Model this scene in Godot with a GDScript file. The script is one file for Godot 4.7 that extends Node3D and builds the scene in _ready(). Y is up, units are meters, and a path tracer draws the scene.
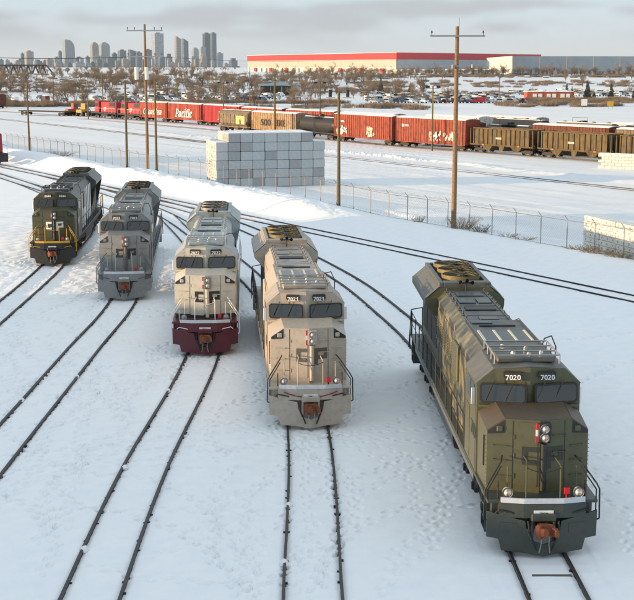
extends Node3D
# A snow covered rail yard: five locomotives in line, freight trains and a city skyline behind.

class MB:
	var v := PackedVector3Array()
	var n := PackedVector3Array()
	var ix := PackedInt32Array()
	var xf := Transform3D.IDENTITY
	var col := PackedColorArray()
	func tri(a: Vector3, b: Vector3, c: Vector3) -> void:
		a = xf * a; b = xf * b; c = xf * c
		var q := (b - a).cross(c - a).normalized()
		var i := v.size()
		v.append(a); v.append(b); v.append(c)
		n.append(q); n.append(q); n.append(q)
		ix.append(i); ix.append(i + 2); ix.append(i + 1)
	func quad(a: Vector3, b: Vector3, c: Vector3, d: Vector3) -> void:
		a = xf * a; b = xf * b; c = xf * c; d = xf * d
		var q := (c - a).cross(d - b).normalized()
		var i := v.size()
		v.append(a); v.append(b); v.append(c); v.append(d)
		n.append(q); n.append(q); n.append(q); n.append(q)
		ix.append(i); ix.append(i + 2); ix.append(i + 1)
		ix.append(i); ix.append(i + 3); ix.append(i + 2)
	func box(x0: float, x1: float, y0: float, y1: float, z0: float, z1: float) -> MB:
		var p := func(i: int, j: int, k: int) -> Vector3: return Vector3(x1 if i else x0, y1 if j else y0, z1 if k else z0)
		quad(p.call(0, 0, 1), p.call(1, 0, 1), p.call(1, 1, 1), p.call(0, 1, 1))
		quad(p.call(1, 0, 0), p.call(0, 0, 0), p.call(0, 1, 0), p.call(1, 1, 0))
		quad(p.call(1, 0, 1), p.call(1, 0, 0), p.call(1, 1, 0), p.call(1, 1, 1))
		quad(p.call(0, 0, 0), p.call(0, 0, 1), p.call(0, 1, 1), p.call(0, 1, 0))
		quad(p.call(0, 1, 1), p.call(1, 1, 1), p.call(1, 1, 0), p.call(0, 1, 0))
		quad(p.call(0, 0, 0), p.call(1, 0, 0), p.call(1, 0, 1), p.call(0, 0, 1))
		return self
	func cbox(x0: float, x1: float, y0: float, y1: float, z0: float, z1: float, b: float) -> MB:
		# a box with chamfered edges
		var lo := [x0, y0, z0]
		var hi := [x1, y1, z1]
		var P := func(s: Array, ax: int) -> Vector3:
			var r := [0.0, 0.0, 0.0]
			for k in 3:
				var e = hi[k] if s[k] > 0 else lo[k]
				r[k] = e if k == ax else e - b * s[k]
			return Vector3(r[0], r[1], r[2])
		for ax in 3:
			var u := (ax + 1) % 3
			var w := (ax + 2) % 3
			for s in [-1, 1]:
				var c := []
				for k in [[-1, -1], [1, -1], [1, 1], [-1, 1]]:
					var sg := [0, 0, 0]
					sg[ax] = s; sg[u] = k[0]; sg[w] = k[1]
					c.append(P.call(sg, ax))
				if s > 0: quad(c[0], c[1], c[2], c[3])
				else: quad(c[3], c[2], c[1], c[0])
			for s in [-1, 1]:
				for t in [-1, 1]:
					var a := [0, 0, 0]
					a[u] = s; a[w] = t
					var a1 := a.duplicate(); a1[ax] = 1
					var a0 := a.duplicate(); a0[ax] = -1
					var q := [P.call(a0, u), P.call(a1, u), P.call(a1, w), P.call(a0, w)]
					if s * t > 0: quad(q[3], q[2], q[1], q[0])
					else: quad(q[0], q[1], q[2], q[3])
		for s in [-1, 1]:
			for t in [-1, 1]:
				for r in [-1, 1]:
					var g := [s, t, r]
					if s * t * r > 0: tri(P.call(g, 0), P.call(g, 1), P.call(g, 2))
					else: tri(P.call(g, 0), P.call(g, 2), P.call(g, 1))
		return self
	func loft(rings: Array, caps := true) -> MB:
		# rings of equal size, counter-clockwise seen from the last ring's side
		for i in rings.size() - 1:
			var a = rings[i]
			var b = rings[i + 1]
			var m: int = a.size()
			for j in m:
				var k := (j + 1) % m
				quad(a[j], a[k], b[k], b[j])
		if caps:
			fan(rings[-1], false)
			fan(rings[0], true)
		return self
	func fan(r, flip: bool) -> void:
		for j in range(1, r.size() - 1):
			if flip: tri(r[0], r[j + 1], r[j])
			else: tri(r[0], r[j], r[j + 1])
	func prism(poly: Array, z0: float, z1: float) -> MB:
		# polygon in x, y (counter-clockwise from +z) drawn out along z
		var p := PackedVector2Array(poly)
		var t := Geometry2D.triangulate_polygon(p)
		for i in range(0, t.size(), 3):
			var a := p[t[i]]
			var b := p[t[i + 1]]
			var c := p[t[i + 2]]
			if (b - a).cross(c - a) < 0:
				var s := b
				b = c; c = s
			tri(Vector3(a.x, a.y, z1), Vector3(b.x, b.y, z1), Vector3(c.x, c.y, z1))
			tri(Vector3(a.x, a.y, z0), Vector3(c.x, c.y, z0), Vector3(b.x, b.y, z0))
		for i in p.size():
			var a := p[i]
			var b := p[(i + 1) % p.size()]
			quad(Vector3(a.x, a.y, z0), Vector3(b.x, b.y, z0), Vector3(b.x, b.y, z1), Vector3(a.x, a.y, z1))
		return self
	func plate(poly: Array, fz: Callable, out: float, thick: float) -> MB:
		# polygon laid on a face z = fz(x, y), standing proud by out
		var p := PackedVector2Array(poly)
		if Geometry2D.is_polygon_clockwise(p): p.reverse()
		var t := Geometry2D.triangulate_polygon(p)
		var f := []
		var k := []
		for q in p:
			var z: float = fz.call(q.x, q.y)
			f.append(Vector3(q.x, q.y, z + out)); k.append(Vector3(q.x, q.y, z + out - thick))
		for i in range(0, t.size(), 3):
			var a := t[i]
			var b := t[i + 1]
			var c := t[i + 2]
			if (p[b] - p[a]).cross(p[c] - p[a]) < 0:
				var s := b
				b = c; c = s
			tri(f[a], f[b], f[c])
		for i in p.size():
			var j := (i + 1) % p.size()
			quad(k[i], k[j], f[j], f[i])
		return self
	func cyl(a: Vector3, b: Vector3, r0: float, r1: float, m := 8, caps := true) -> MB:
		var d := (b - a).normalized()
		var e := d.cross(Vector3.RIGHT if absf(d.y) > 0.8 else Vector3.UP).normalized()
		var g := d.cross(e)
		var i0 := v.size()
		for j in m:
			var t := TAU * j / m
			var o := e * cos(t) + g * sin(t)
			v.append(xf * (a + o * r0)); v.append(xf * (b + o * r1))
			var w := (xf.basis * o).normalized()
			n.append(w); n.append(w)
		for j in m:
			var p := i0 + 2 * j
			var q := i0 + 2 * ((j + 1) % m)
			ix.append(p); ix.append(p + 1); ix.append(q)
			ix.append(q); ix.append(p + 1); ix.append(q + 1)
		if caps:
			for s in 2:
				var cpt := a if s == 0 else b
				var r := r0 if s == 0 else r1
				var c := []
				for j in m:
					var t := TAU * j / m * (1.0 if s else -1.0)
					c.append(cpt + (e * cos(t) + g * sin(t)) * r)
				if r > 0.001: fan(c, false)
		return self
	func tube(pts: Array, r: float, m := 6) -> MB:
		for i in pts.size() - 1: cyl(pts[i], pts[i + 1], r, r, m, i == 0 or i == pts.size() - 2 or true)
		return self
	func lathe(at: Vector3, axis: Vector3, prof: Array, m := 16) -> MB:
		# prof: [distance along axis, radius] pairs
		for i in prof.size() - 1:
			cyl(at + axis * prof[i][0], at + axis * prof[i + 1][0], prof[i][1], prof[i + 1][1], m, false)
		return self
	func add(mesh_arrays: Array, t: Transform3D) -> MB:
		var mv: PackedVector3Array = mesh_arrays[0]
		var mn: PackedVector3Array = mesh_arrays[1]
		var mi: PackedInt32Array = mesh_arrays[12]
		var i0 := v.size()
		for p in mv: v.append(xf * (t * p))
		for p in mn: n.append((xf.basis * (t.basis * p)).normalized())
		for k in mi: ix.append(i0 + k)
		return self
	func mesh(m: Material) -> ArrayMesh:
		var a := []
		a.resize(Mesh.ARRAY_MAX)
		a[Mesh.ARRAY_VERTEX] = v; a[Mesh.ARRAY_NORMAL] = n; a[Mesh.ARRAY_INDEX] = ix
		if col.size() > 0: a[Mesh.ARRAY_COLOR] = col
		var o := ArrayMesh.new()
		o.add_surface_from_arrays(Mesh.PRIMITIVE_TRIANGLES, a)
		o.surface_set_material(0, m)
		return o

var used := {}
var M := {}
var T := {}
var rng := RandomNumberGenerator.new()

func lin(r: float, g: float, b: float) -> Color: return Color(r, g, b).linear_to_srgb()
func numbered(s: String) -> String:
	if not used.has(s):
		used[s] = 0
		return s
	used[s] += 1
	return "%s_%03d" % [s, used[s]]
func obj(called: String, mb: MB, m: Material, parent: Node = null) -> MeshInstance3D:
	var o := MeshInstance3D.new()
	if lift_now:      # the cab and hoods stand a little taller than first drawn
		for i in mb.v.size(): mb.v[i].y += 0.24 * smoothstep(1.7, 2.9, mb.v[i].y)
	o.mesh = mb.mesh(m)
	if parent == null:
		o.name = numbered(called)
		add_child(o)
	else:
		o.name = called
		parent.add_child(o, true)
	return o
func inst(called: String, mesh: Mesh, parent: Node, xf := Transform3D.IDENTITY) -> MeshInstance3D:
	var o := MeshInstance3D.new()
	o.mesh = mesh
	if parent == null:
		o.name = numbered(called)
		add_child(o)
	else:
		o.name = called
		parent.add_child(o, true)
	o.transform = xf
	return o
func tag(o: Node, label: String, category: String, group := "") -> void:
	o.set_meta("label", label); o.set_meta("category", category)
	if group: o.set_meta("group", group)
func thing(called: String, label: String, category: String, at := Vector3.ZERO, turn := 0.0, group := "") -> Node3D:
	var o := Node3D.new()
	o.name = numbered(called)
	add_child(o)
	o.position = at; o.rotation.y = turn
	tag(o, label, category, group)
	return o
func copy(src: Node3D, at: Vector3, turn := 0.0, label := "", group := "") -> Node3D:
	var o: Node3D = src.duplicate()
	o.name = numbered(String(src.name).rstrip("0123456789").trim_suffix("_"))
	add_child(o)
	o.position = at; o.rotation.y = turn
	if label: o.set_meta("label", label)
	if group: o.set_meta("group", group)
	return o
const ONES := ["", "first", "second", "third", "fourth", "fifth", "sixth", "seventh", "eighth", "ninth", "tenth", "eleventh", "twelfth", "thirteenth", "fourteenth", "fifteenth", "sixteenth", "seventeenth", "eighteenth", "nineteenth"]
const TENS := ["", "", "twenty", "thirty", "forty", "fifty", "sixty", "seventy", "eighty", "ninety"]
func ordinal(n: int) -> String:
	if n < 20: return ONES[n]
	if n % 10 == 0: return TENS[n / 10].trim_suffix("y") + "ieth"
	return TENS[n / 10] + "-" + ONES[n % 10]
func structure(o: Node) -> void: o.set_meta("kind", "structure")
func stuff(o: Node) -> void: o.set_meta("kind", "stuff")

var fonts := {}
func lettering(s: String, height: float, depth: float, font := "Droid Sans", weight := 700) -> Array:
	var key := font + str(weight)
	if not fonts.has(key):
		var f := SystemFont.new()
		f.font_names = PackedStringArray([font]); f.font_weight = weight
		fonts[key] = f
	var t := TextMesh.new()
	t.font = fonts[key]; t.text = s; t.font_size = 32; t.pixel_size = height / 23.0; t.depth = depth; t.curve_step = 2.0
	var a := t.surface_get_arrays(0)
	if a[12] == null:
		var q := PackedInt32Array()
		for i in a[0].size(): q.append(i)
		a[12] = q
	return a

# ---------------------------------------------------------------- textures and materials
func noise(seed_: int, freq: float, oct := 4) -> FastNoiseLite:
	var f := FastNoiseLite.new()
	f.seed = seed_; f.frequency = freq; f.noise_type = FastNoiseLite.TYPE_SIMPLEX_SMOOTH
	f.fractal_type = FastNoiseLite.FRACTAL_FBM if oct > 1 else FastNoiseLite.FRACTAL_NONE
	f.fractal_octaves = oct
	return f
func ramp_image(src: Image, stops: Array) -> ImageTexture:
	# maps a grey picture through colour stops [[t, linear colour], ...]
	var w := src.get_width()
	var h := src.get_height()
	var lut := []
	for i in 256:
		var t := i / 255.0
		var k := 0
		while k < stops.size() - 2 and t > stops[k + 1][0]: k += 1
		var f: float = clampf((t - stops[k][0]) / (stops[k + 1][0] - stops[k][0]), 0, 1)
		lut.append(stops[k][1].lerp(stops[k + 1][1], f).linear_to_srgb())
	var o := Image.create(w, h, true, Image.FORMAT_RGB8)
	for y in h:
		for x in w: o.set_pixel(x, y, lut[int(src.get_pixel(x, y).r * 255)])
	o.generate_mipmaps()
	return ImageTexture.create_from_image(o)
func make_textures() -> void:
	var g := noise(3, 0.012, 6).get_seamless_image(384, 384)
	T.grime = ramp_image(g, [[0.0, Color(0.55, 0.53, 0.5)], [0.38, Color(0.8, 0.79, 0.77)], [0.55, Color(0.95, 0.95, 0.95)], [1.0, Color(1, 1, 1)]])
	T.soft = ramp_image(g, [[0.0, Color(0.82, 0.82, 0.82)], [1.0, Color(1, 1, 1)]])
	T.paint = ramp_image(noise(14, 0.03, 6).get_seamless_image(384, 384), [[0.0, Color(0.7, 0.69, 0.67)], [0.3, Color(0.88, 0.875, 0.87)], [0.5, Color(0.95, 0.95, 0.95)], [1.0, Color(1, 1, 1)]])
	T.rust = ramp_image(noise(9, 0.02, 6).get_seamless_image(384, 384), [[0.0, Color(0.35, 0.22, 0.15)], [0.34, Color(0.62, 0.5, 0.42)], [0.5, Color(0.93, 0.9, 0.88)], [1.0, Color(1, 1, 1)]])
	# vertical streaks of dirt
	var st := Image.create(256, 256, false, Image.FORMAT_L8)
	var n1 := noise(21, 0.05, 4)
	for y in 256:
		for x in 256:
			var a := TAU * x / 256.0
			var q := n1.get_noise_3d(cos(a) * 60, sin(a) * 60, y * 0.12) * 0.75 + n1.get_noise_3d(cos(a) * 24 + 300, sin(a) * 24, y * 0.5) * 0.5
			st.set_pixel(x, y, Color.from_hsv(0, 0, clampf(0.5 + q, 0, 1)))
	T.streak = ramp_image(st, [[0.0, Color(0.4, 0.36, 0.32)], [0.35, Color(0.72, 0.68, 0.64)], [0.6, Color(0.97, 0.96, 0.95)], [1.0, Color(1, 1, 1)]])
	# wood of poles
	T.wood = ramp_image(st, [[0.0, Color(0.09, 0.05, 0.028)], [0.4, Color(0.2, 0.12, 0.065)], [1.0, Color(0.34, 0.21, 0.11)]])
	# camouflage of square spots
	var cm := Image.create(256, 256, false, Image.FORMAT_RGB8)
	var n2 := noise(5, 0.03, 3)
	for y in 64:
		for x in 64:
			var a := TAU * x / 64.0
			var b := TAU * y / 64.0
			var q := n2.get_noise_3d(cos(a) * 34 + 50, sin(a) * 34 + cos(b) * 28, sin(b) * 28)
			var c := Color(0.08, 0.083, 0.045)
			if q > 0.1: c = Color(0.14, 0.12, 0.065)
			if q > 0.26: c = Color(0.2, 0.175, 0.11)
			if q < -0.12: c = Color(0.03, 0.035, 0.045)
			cm.fill_rect(Rect2i(x * 4, y * 4, 4, 4), c.linear_to_srgb())
	T.camo = ImageTexture.create_from_image(cm)
	# snow relief
	var sn := noise(31, 0.02, 5).get_seamless_image(512, 512)
	T.snow_h = ImageTexture.create_from_image(sn)
	T.snow_c = ramp_image(noise(33, 0.006, 5).get_seamless_image(384, 384), [[0.0, Color(0.86, 0.875, 0.9)], [0.45, Color(0.9, 0.905, 0.915)], [1.0, Color(0.93, 0.93, 0.93)]])
	# tower facades: floors and bays
	for k in 3:
		var im := Image.create(64, 64, false, Image.FORMAT_RGB8)
		rng.seed = 77 + k
		for y in 16:
			for x in 16:
				var t := rng.randf_range(0.78, 1.0)
				if k == 0: im.fill_rect(Rect2i(x * 4, y * 4, 4, 4), Color(t, t, t)); im.fill_rect(Rect2i(x * 4, y * 4, 4, 1), Color(0.72, 0.74, 0.76))
				if k == 1: im.fill_rect(Rect2i(x * 4, y * 4, 4, 4), Color(0.96, 0.95, 0.94)); im.fill_rect(Rect2i(x * 4 + 1, y * 4, 2, 4), Color(0.6 * t, 0.65 * t, 0.7 * t))
				if k == 2: im.fill_rect(Rect2i(x * 4, y * 4, 4, 4), Color(0.95, 0.95, 0.95)); im.fill_rect(Rect2i(x * 4 + 1, y * 4 + 1, 3, 2), Color(0.5 * t, 0.55 * t, 0.62 * t))
		T["facade%d" % k] = ImageTexture.create_from_image(im)
func mat(key: String, c: Color, rough := 0.6, metal := 0.0, tex := "", scale := 0.5) -> StandardMaterial3D:
	# c is a linear base colour
	var m := StandardMaterial3D.new()
	m.albedo_color = c.linear_to_srgb()
	m.roughness = rough; m.metallic = metal
	if tex:
		m.albedo_texture = T[tex]
		m.uv1_triplanar = true
		m.uv1_scale = Vector3(scale, scale, scale)
	if key: M[key] = m
	return m
func make_materials() -> void:
	var s := mat("snow", Color(1, 1, 1), 0.85, 0.0, "snow_c", 0.05)
	s.uv1_world_triplanar = true
	s.heightmap_enabled = true; s.heightmap_texture = T.snow_h; s.heightmap_scale = 0.6
	s.uv1_scale = Vector3(0.4, 0.4, 0.4)
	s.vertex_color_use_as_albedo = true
	mat("snow_cap", Color(0.9, 0.9, 0.92), 0.9, 0.0, "soft", 0.7)
	mat("rail", Color(0.038, 0.027, 0.024), 0.5, 0.0, "rust", 1.5)
	mat("black", Color(0.018, 0.018, 0.02), 0.5, 0.0, "grime", 0.8)
	mat("under", Color(0.035, 0.033, 0.032), 0.75, 0.0, "rust", 1.0)
	mat("wheel", Color(0.045, 0.04, 0.038), 0.6, 0.2, "rust", 1.0)
	mat("coupler", Color(0.24, 0.075, 0.03), 0.75, 0.0, "rust", 3.0)
	mat("glass", Color(0.015, 0.018, 0.02), 0.05)
	M.glass.metallic_specular = 1.0
	mat("lens", Color(0.75, 0.76, 0.78), 0.12, 0.3)
	mat("chrome", Color(0.7, 0.7, 0.7), 0.3, 0.9)
	mat("silver", Color(0.62, 0.65, 0.7), 0.4, 0.2, "soft", 1.0)
	mat("white", Color(0.8, 0.8, 0.78), 0.5, 0.0, "soft", 0.8)
	mat("red_lens", Color(0.5, 0.01, 0.02), 0.25)
	mat("red_paint", Color(0.5, 0.02, 0.03), 0.45)
	mat("yellow", Color(0.62, 0.36, 0.02), 0.5, 0.0, "soft", 1.0)
	mat("hose", Color(0.3, 0.3, 0.3), 0.6)
	mat("red_hose", Color(0.22, 0.02, 0.02), 0.6)
	mat("fan", Color(0.2, 0.165, 0.08), 0.6, 0.0, "grime", 1.0)
	mat("fan_dark", Color(0.05, 0.048, 0.042), 0.6, 0.0, "grime", 1.0)
	mat("fan_grey", Color(0.3, 0.31, 0.3), 0.5, 0.0, "grime", 1.0)
	mat("strip", Color(0.65, 0.62, 0.5), 0.4)
	var w := mat("pole_wood", Color(1, 1, 1), 0.85, 0.0, "wood", 0.5)
	w.uv1_scale = Vector3(1.2, 1.2, 1.2)
	var w2 := mat("pole_grey", Color(0.62, 0.78, 0.6), 0.85, 0.0, "wood", 1.2)
	w2.uv1_scale = Vector3(1.2, 1.2, 1.2)
	mat("steel", Color(0.3, 0.31, 0.32), 0.5, 0.5)
	mat("wire", Color(0.16, 0.165, 0.17), 0.5, 0.3)
	mat("cable", Color(0.03, 0.03, 0.03), 0.6)
	mat("dry_grass", Color(0.42, 0.28, 0.14), 0.9)
	mat("twig_dark", Color(0.13, 0.1, 0.075), 0.9)

# ---------------------------------------------------------------- ground
const P0 := Vector2(-6.9, -116.4)      # a point of the main track
const DIR := Vector2(0.515, 0.857)     # along the main track, towards the viewer
const NRM := Vector2(0.857, -0.515)    # across it, towards the fence
func uv(x: float, z: float) -> Vector2:
	var p := Vector2(x, z) - P0
	return Vector2(p.dot(NRM), p.dot(DIR))
func at_uv(u: float, v: float) -> Vector3:
	var p := P0 + NRM * u + DIR * v
	return Vector3(p.x, 0, p.y)
var n_a: FastNoiseLite
var n_b: FastNoiseLite
var n_c: FastNoiseLite
func land(x: float, z: float) -> float:
	# height of the snow without footprints
	var p := uv(x, z)
	var h := 0.022 * n_a.get_noise_2d(x, z)
	if z > -420.0:
		h += 0.012 * n_b.get_noise_2d(x, z)
		if p.x > 2.3 and p.x < 13.0:
			var b := lerpf(1.25, 0.4, smoothstep(-6.0, 9.0, p.y))
			var f := smoothstep(2.4, 6.2, p.x) * (1.0 - smoothstep(7.2, 12.5, p.x) * 0.85)
			h += f * b * (1.0 + 0.09 * n_b.get_noise_2d(x * 0.5, z * 0.5) + 0.25 * n_c.get_noise_2d(x, z))
		if p.x < -14.0 and z < -70.0: h += 0.05 * n_b.get_noise_2d(x * 0.7 + 60, z * 0.7)
		if p.x > 12.0:
			h += 0.2 + 0.09 * n_c.get_noise_2d(p.x * 2.6, p.y * 0.12)
			h += 0.42 * exp(-pow((p.x - 53.5 - 1.5 * n_c.get_noise_2d(p.y * 0.5, 7)) / 0.9, 2)) * (0.7 + 0.5 * n_b.get_noise_2d(p.x, p.y * 0.3))
			h += 0.3 * exp(-pow((p.x - 39.0) / 1.1, 2)) * maxf(0.0, n_c.get_noise_2d(5, p.y * 0.6))
	if z < -600.0:
		h += 7.0 * smoothstep(-620.0, -1020.0, z) + 0.6 * n_c.get_noise_2d(x * 0.15, z * 0.15) * smoothstep(-600.0, -700.0, z)
	return h

var tracks := []      # centre lines as arrays of Vector3
func spline(pts: Array, step := 0.75) -> Array:
	var c := Curve3D.new()
	c.bake_interval = step
	for i in pts.size():
		var p = pts[i]
		var a = pts[maxi(i - 1, 0)]
		var b = pts[mini(i + 1, pts.size() - 1)]
		var t := Vector3(b[0] - a[0], 0, b[1] - a[1]) / 6.0
		c.add_point(Vector3(p[0], 0, p[1]), -t, t)
	var out := []
	var L := c.get_baked_length()
	for i in int(L / step) + 1: out.append(c.sample_baked(i * step, true))
	return out
func track_x(tr: Array, z: float) -> float:
	# the centre line's x at a depth
	var lo := 0
	var hi := tr.size() - 1
	var up: bool = tr[hi].z > tr[0].z
	while hi - lo > 1:
		var m := (lo + hi) / 2
		if (tr[m].z < z) == up: lo = m
		else: hi = m
	var d: float = tr[hi].z - tr[lo].z
	return lerpf(tr[lo].x, tr[hi].x, clampf((z - tr[lo].z) / d, 0, 1)) if absf(d) > 1e-5 else tr[lo].x

func make_ground() -> void:
	n_a = noise(41, 0.22, 3)
	n_b = noise(42, 1.3, 3)
	n_c = noise(43, 0.09, 3)
	# columns and rows, fine near the locomotives, wide far out
	var xs := PackedFloat32Array()
	var side := PackedFloat32Array()
	var q := 15.0
	var st := 0.06
	while q < 9000.0:
		side.append(q)
		st = minf(st * 1.07, maxf(0.5, q * 0.06)) if q < 60 else st * 1.08
		q += st
	for i in range(side.size() - 1, -1, -1): xs.append(-side[i] - 6.0)
	var x := -20.94
	while x < 14.97:
		xs.append(x)
		x += 0.06
	for s in side: xs.append(s)
	var zs := PackedFloat32Array()
	var z := 30.0
	st = 8.0
	while z > -27.0:
		zs.append(z)
		z -= maxf(0.07, minf(8.0, (z + 28.0) * 0.2))
	while z > -160.0:
		zs.append(z)
		z -= 0.065 * pow(z / -30.0, 1.35)
	st = 0.65
	while z > -9000.0:
		zs.append(z)
		st *= 1.02 if z > -700 else 1.12
		z -= st
	var nx := xs.size()
	var nz := zs.size()
	var H := PackedFloat32Array()
	H.resize(nx * nz)
	for j in nz:
		var zz := zs[j]
		var tx := []
		if zz > -112.0 and zz < -25.0:
			for t in 5: tx.append(track_x(tracks[t], zz))
		var tie := maxf(0.0, sin(zz * TAU / 0.55)) * 0.009
		for i in nx:
			var xx := xs[i]
			var h := land(xx, zz)
			for t in tx:
				var d := absf(xx - t)
				if d < 1.5:
					h = h * 0.5 + (tie if d < 1.3 else 0.0) - 0.012
					if absf(d - 0.75) < 0.1: h -= 0.025
			H[j * nx + i] = h
	# footprints: two rows of dents with a pushed-up rim
	rng.seed = 1234
	var zneg := PackedFloat32Array()
	for s in zs: zneg.append(-s)
	var stamp := func(cx: float, cz: float, ang: float, len_: float, wid: float, dep: float) -> void:
		var j0 := zneg.bsearch(-cz - len_ * 2.2)
		var j1 := zneg.bsearch(-cz + len_ * 2.2)
		var i0 := xs.bsearch(cx - len_ * 2.2)
		var i1 := xs.bsearch(cx + len_ * 2.2)
		var ca := cos(ang)
		var sa := sin(ang)
		for j in range(j0, mini(j1, nz)):
			for i in range(i0, mini(i1, nx)):
				var dx := xs[i] - cx
				var dz := zs[j] - cz
				var a := (dx * sa + dz * ca) / len_
				var b := (dx * ca - dz * sa) / wid
				var r := a * a + b * b
				if r < 4.5: H[j * nx + i] += dep * (-exp(-r * 1.3) + 0.2 * exp(-pow(sqrt(r) - 1.4, 2) * 6.0))
	var walk := func(sx: float, sz: float, dir: float, steps: int, wob: float, dep: float) -> void:
		var px := sx
		var pz := sz
		var d := dir
		for k in steps:
			d += rng.randf_range(-wob, wob)
			px += sin(d) * 0.36; pz += cos(d) * 0.36
			if pz > -27.5 or pz < -110.0: return
			var s := 0.11 if k % 2 else -0.11
			stamp.call(px + cos(d) * s + rng.randf_range(-0.05, 0.05), pz - sin(d) * s, d + rng.randf_range(-0.2, 0.2), rng.randf_range(0.14, 0.2), rng.randf_range(0.055, 0.08), dep * rng.randf_range(0.6, 1.2))
	for k in 3: walk.call(-0.2 + rng.randf_range(-0.5, 0.5), -29.0 - rng.randf_range(0, 3), PI + rng.randf_range(-0.1, 0.1), rng.randi_range(24, 40), 0.22, 0.13)
	for k in 9: walk.call(rng.randf_range(-4.4, -1.6), -29.0 - rng.randf_range(0, 16), PI + rng.randf_range(-0.2, 0.2), rng.randi_range(30, 110), 0.2, 0.13)
	for k in 16: walk.call(rng.randf_range(-10.4, -6.8), -29.0 - rng.randf_range(0, 24), PI + rng.randf_range(-0.3, 0.3), rng.randi_range(30, 130), 0.22, 0.13)
	for k in 18: walk.call(rng.randf_range(-16.0, -12.0), -36.0 - rng.randf_range(0, 34), PI + rng.randf_range(-0.3, 0.3), rng.randi_range(30, 120), 0.22, 0.13)
	for k in 5: walk.call(rng.randf_range(1.2, 3.8), -29.0 - rng.randf_range(0, 18), PI + rng.randf_range(-0.2, 0.2), rng.randi_range(30, 100), 0.2, 0.075)
	for k in 3: walk.call(rng.randf_range(8.4, 11.0), -31.0 - rng.randf_range(0, 10), PI + rng.randf_range(-0.2, 0.2), rng.randi_range(20, 80), 0.2, 0.07)
	for k in 12: walk.call(rng.randf_range(-24.0, -18.0), -75.0 - rng.randf_range(0, 25), rng.randf_range(0, TAU), rng.randi_range(30, 80), 0.25, 0.1)
	for k in 6: walk.call(rng.randf_range(-12.0, -3.0), rng.randf_range(-50, -32), rng.randf_range(0.9, 2.2), rng.randi_range(8, 24), 0.25, 0.1)
	var v := PackedVector3Array()
	var nn := PackedVector3Array()
	v.resize(nx * nz); nn.resize(nx * nz)
	for j in nz:
		var ja := maxi(j - 1, 0) * nx
		var jb := mini(j + 1, nz - 1) * nx
		var dz := zs[mini(j + 1, nz - 1)] - zs[maxi(j - 1, 0)]
		for i in nx:
			var k := j * nx + i
			v[k] = Vector3(xs[i], H[k], zs[j])
			var ia := maxi(i - 1, 0)
			var ib := mini(i + 1, nx - 1)
			nn[k] = Vector3(-(H[j * nx + ib] - H[j * nx + ia]) / (xs[ib] - xs[ia]), 1.0, -(H[jb + i] - H[ja + i]) / dz).normalized()
	var ixs := PackedInt32Array()
	ixs.resize((nx - 1) * (nz - 1) * 6)
	var w := 0
	for j in nz - 1:
		for i in nx - 1:
			var k := j * nx + i
			ixs[w] = k; ixs[w + 1] = k + nx + 1; ixs[w + 2] = k + 1
			ixs[w + 3] = k; ixs[w + 4] = k + nx; ixs[w + 5] = k + nx + 1
			w += 6
	var mb := MB.new()
	mb.v = v; mb.n = nn; mb.ix = ixs
	# snow beyond the fence and on the far fields is coloured darker to hold down its sunlight
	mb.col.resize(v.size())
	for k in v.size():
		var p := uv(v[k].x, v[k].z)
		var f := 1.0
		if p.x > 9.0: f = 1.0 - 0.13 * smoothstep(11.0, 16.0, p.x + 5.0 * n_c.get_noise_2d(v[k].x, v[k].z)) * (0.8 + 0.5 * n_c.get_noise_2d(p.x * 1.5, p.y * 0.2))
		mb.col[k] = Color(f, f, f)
	print("ground ", nx, " x ", nz)
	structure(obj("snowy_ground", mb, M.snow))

# ---------------------------------------------------------------- tracks
func make_track(called: String, pts: Array, fast := false, y := 0.0) -> void:
	var root := Node3D.new()
	root.name = numbered(called)
	add_child(root)
	structure(root)
	var prof := [Vector2(-0.038, 0.085), Vector2(-0.038, 0.04), Vector2(-0.012, 0.02), Vector2(-0.07, -0.09), Vector2(0.07, -0.09), Vector2(0.012, 0.02), Vector2(0.038, 0.04), Vector2(0.038, 0.085)]
	if fast: prof = [Vector2(-0.038, 0.085), Vector2(-0.038, -0.09), Vector2(0.038, -0.09), Vector2(0.038, 0.085)]
	for s in [-0.7525, 0.7525]:
		var mb := MB.new()
		var rings := []
		for i in pts.size():
			var d: Vector3 = (pts[mini(i + 1, pts.size() - 1)] - pts[maxi(i - 1, 0)]).normalized()
			var e := d.cross(Vector3.UP).normalized()
			var r := []
			for q in prof: r.append(pts[i] + e * (s + q.x) + Vector3(0, q.y + y, 0))
			rings.append(r)
		mb.loft(rings)
		obj("rail", mb, M.rail, root)
	if not fast:
		# spikes and tie plates that show through the snow
		var k := MB.new()
		var sn := MB.new()
		rng.seed = pts.size() * 7
		for i in range(1, pts.size() - 1):
			var d: Vector3 = (pts[i + 1] - pts[i]).normalized()
			if pts[i].z < -150.0: continue
			var e := d.cross(Vector3.UP).normalized()
			for s in [-0.7525, 0.7525]:
				for o in [-0.07, 0.07]:
					if rng.randf() < 0.72: continue
					k.xf = Transform3D(Basis(e, Vector3.UP, -d), pts[i] + e * (s + o) + d * rng.randf_range(-0.03, 0.03))
					var hh := rng.randf_range(-0.01, 0.018) + y
					k.box(-0.03, 0.03, -0.05, hh, -rng.randf_range(0.02, 0.05), 0.03)
		if pts[0].x > 5.0:      # one tie swept clear in front of the nearest locomotive
			var tb := MB.new().cbox(-0.4, 0.66, -0.08, 0.012, -0.06, 0.06, 0.01)
			var sl := obj("tie", tb, M.twig_dark, root)
			sl.position = Vector3(track_x(pts, -32.7), 0, -32.7)
		var o := obj("rail_spikes", k, M.rail, root)
		stuff(o)
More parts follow.
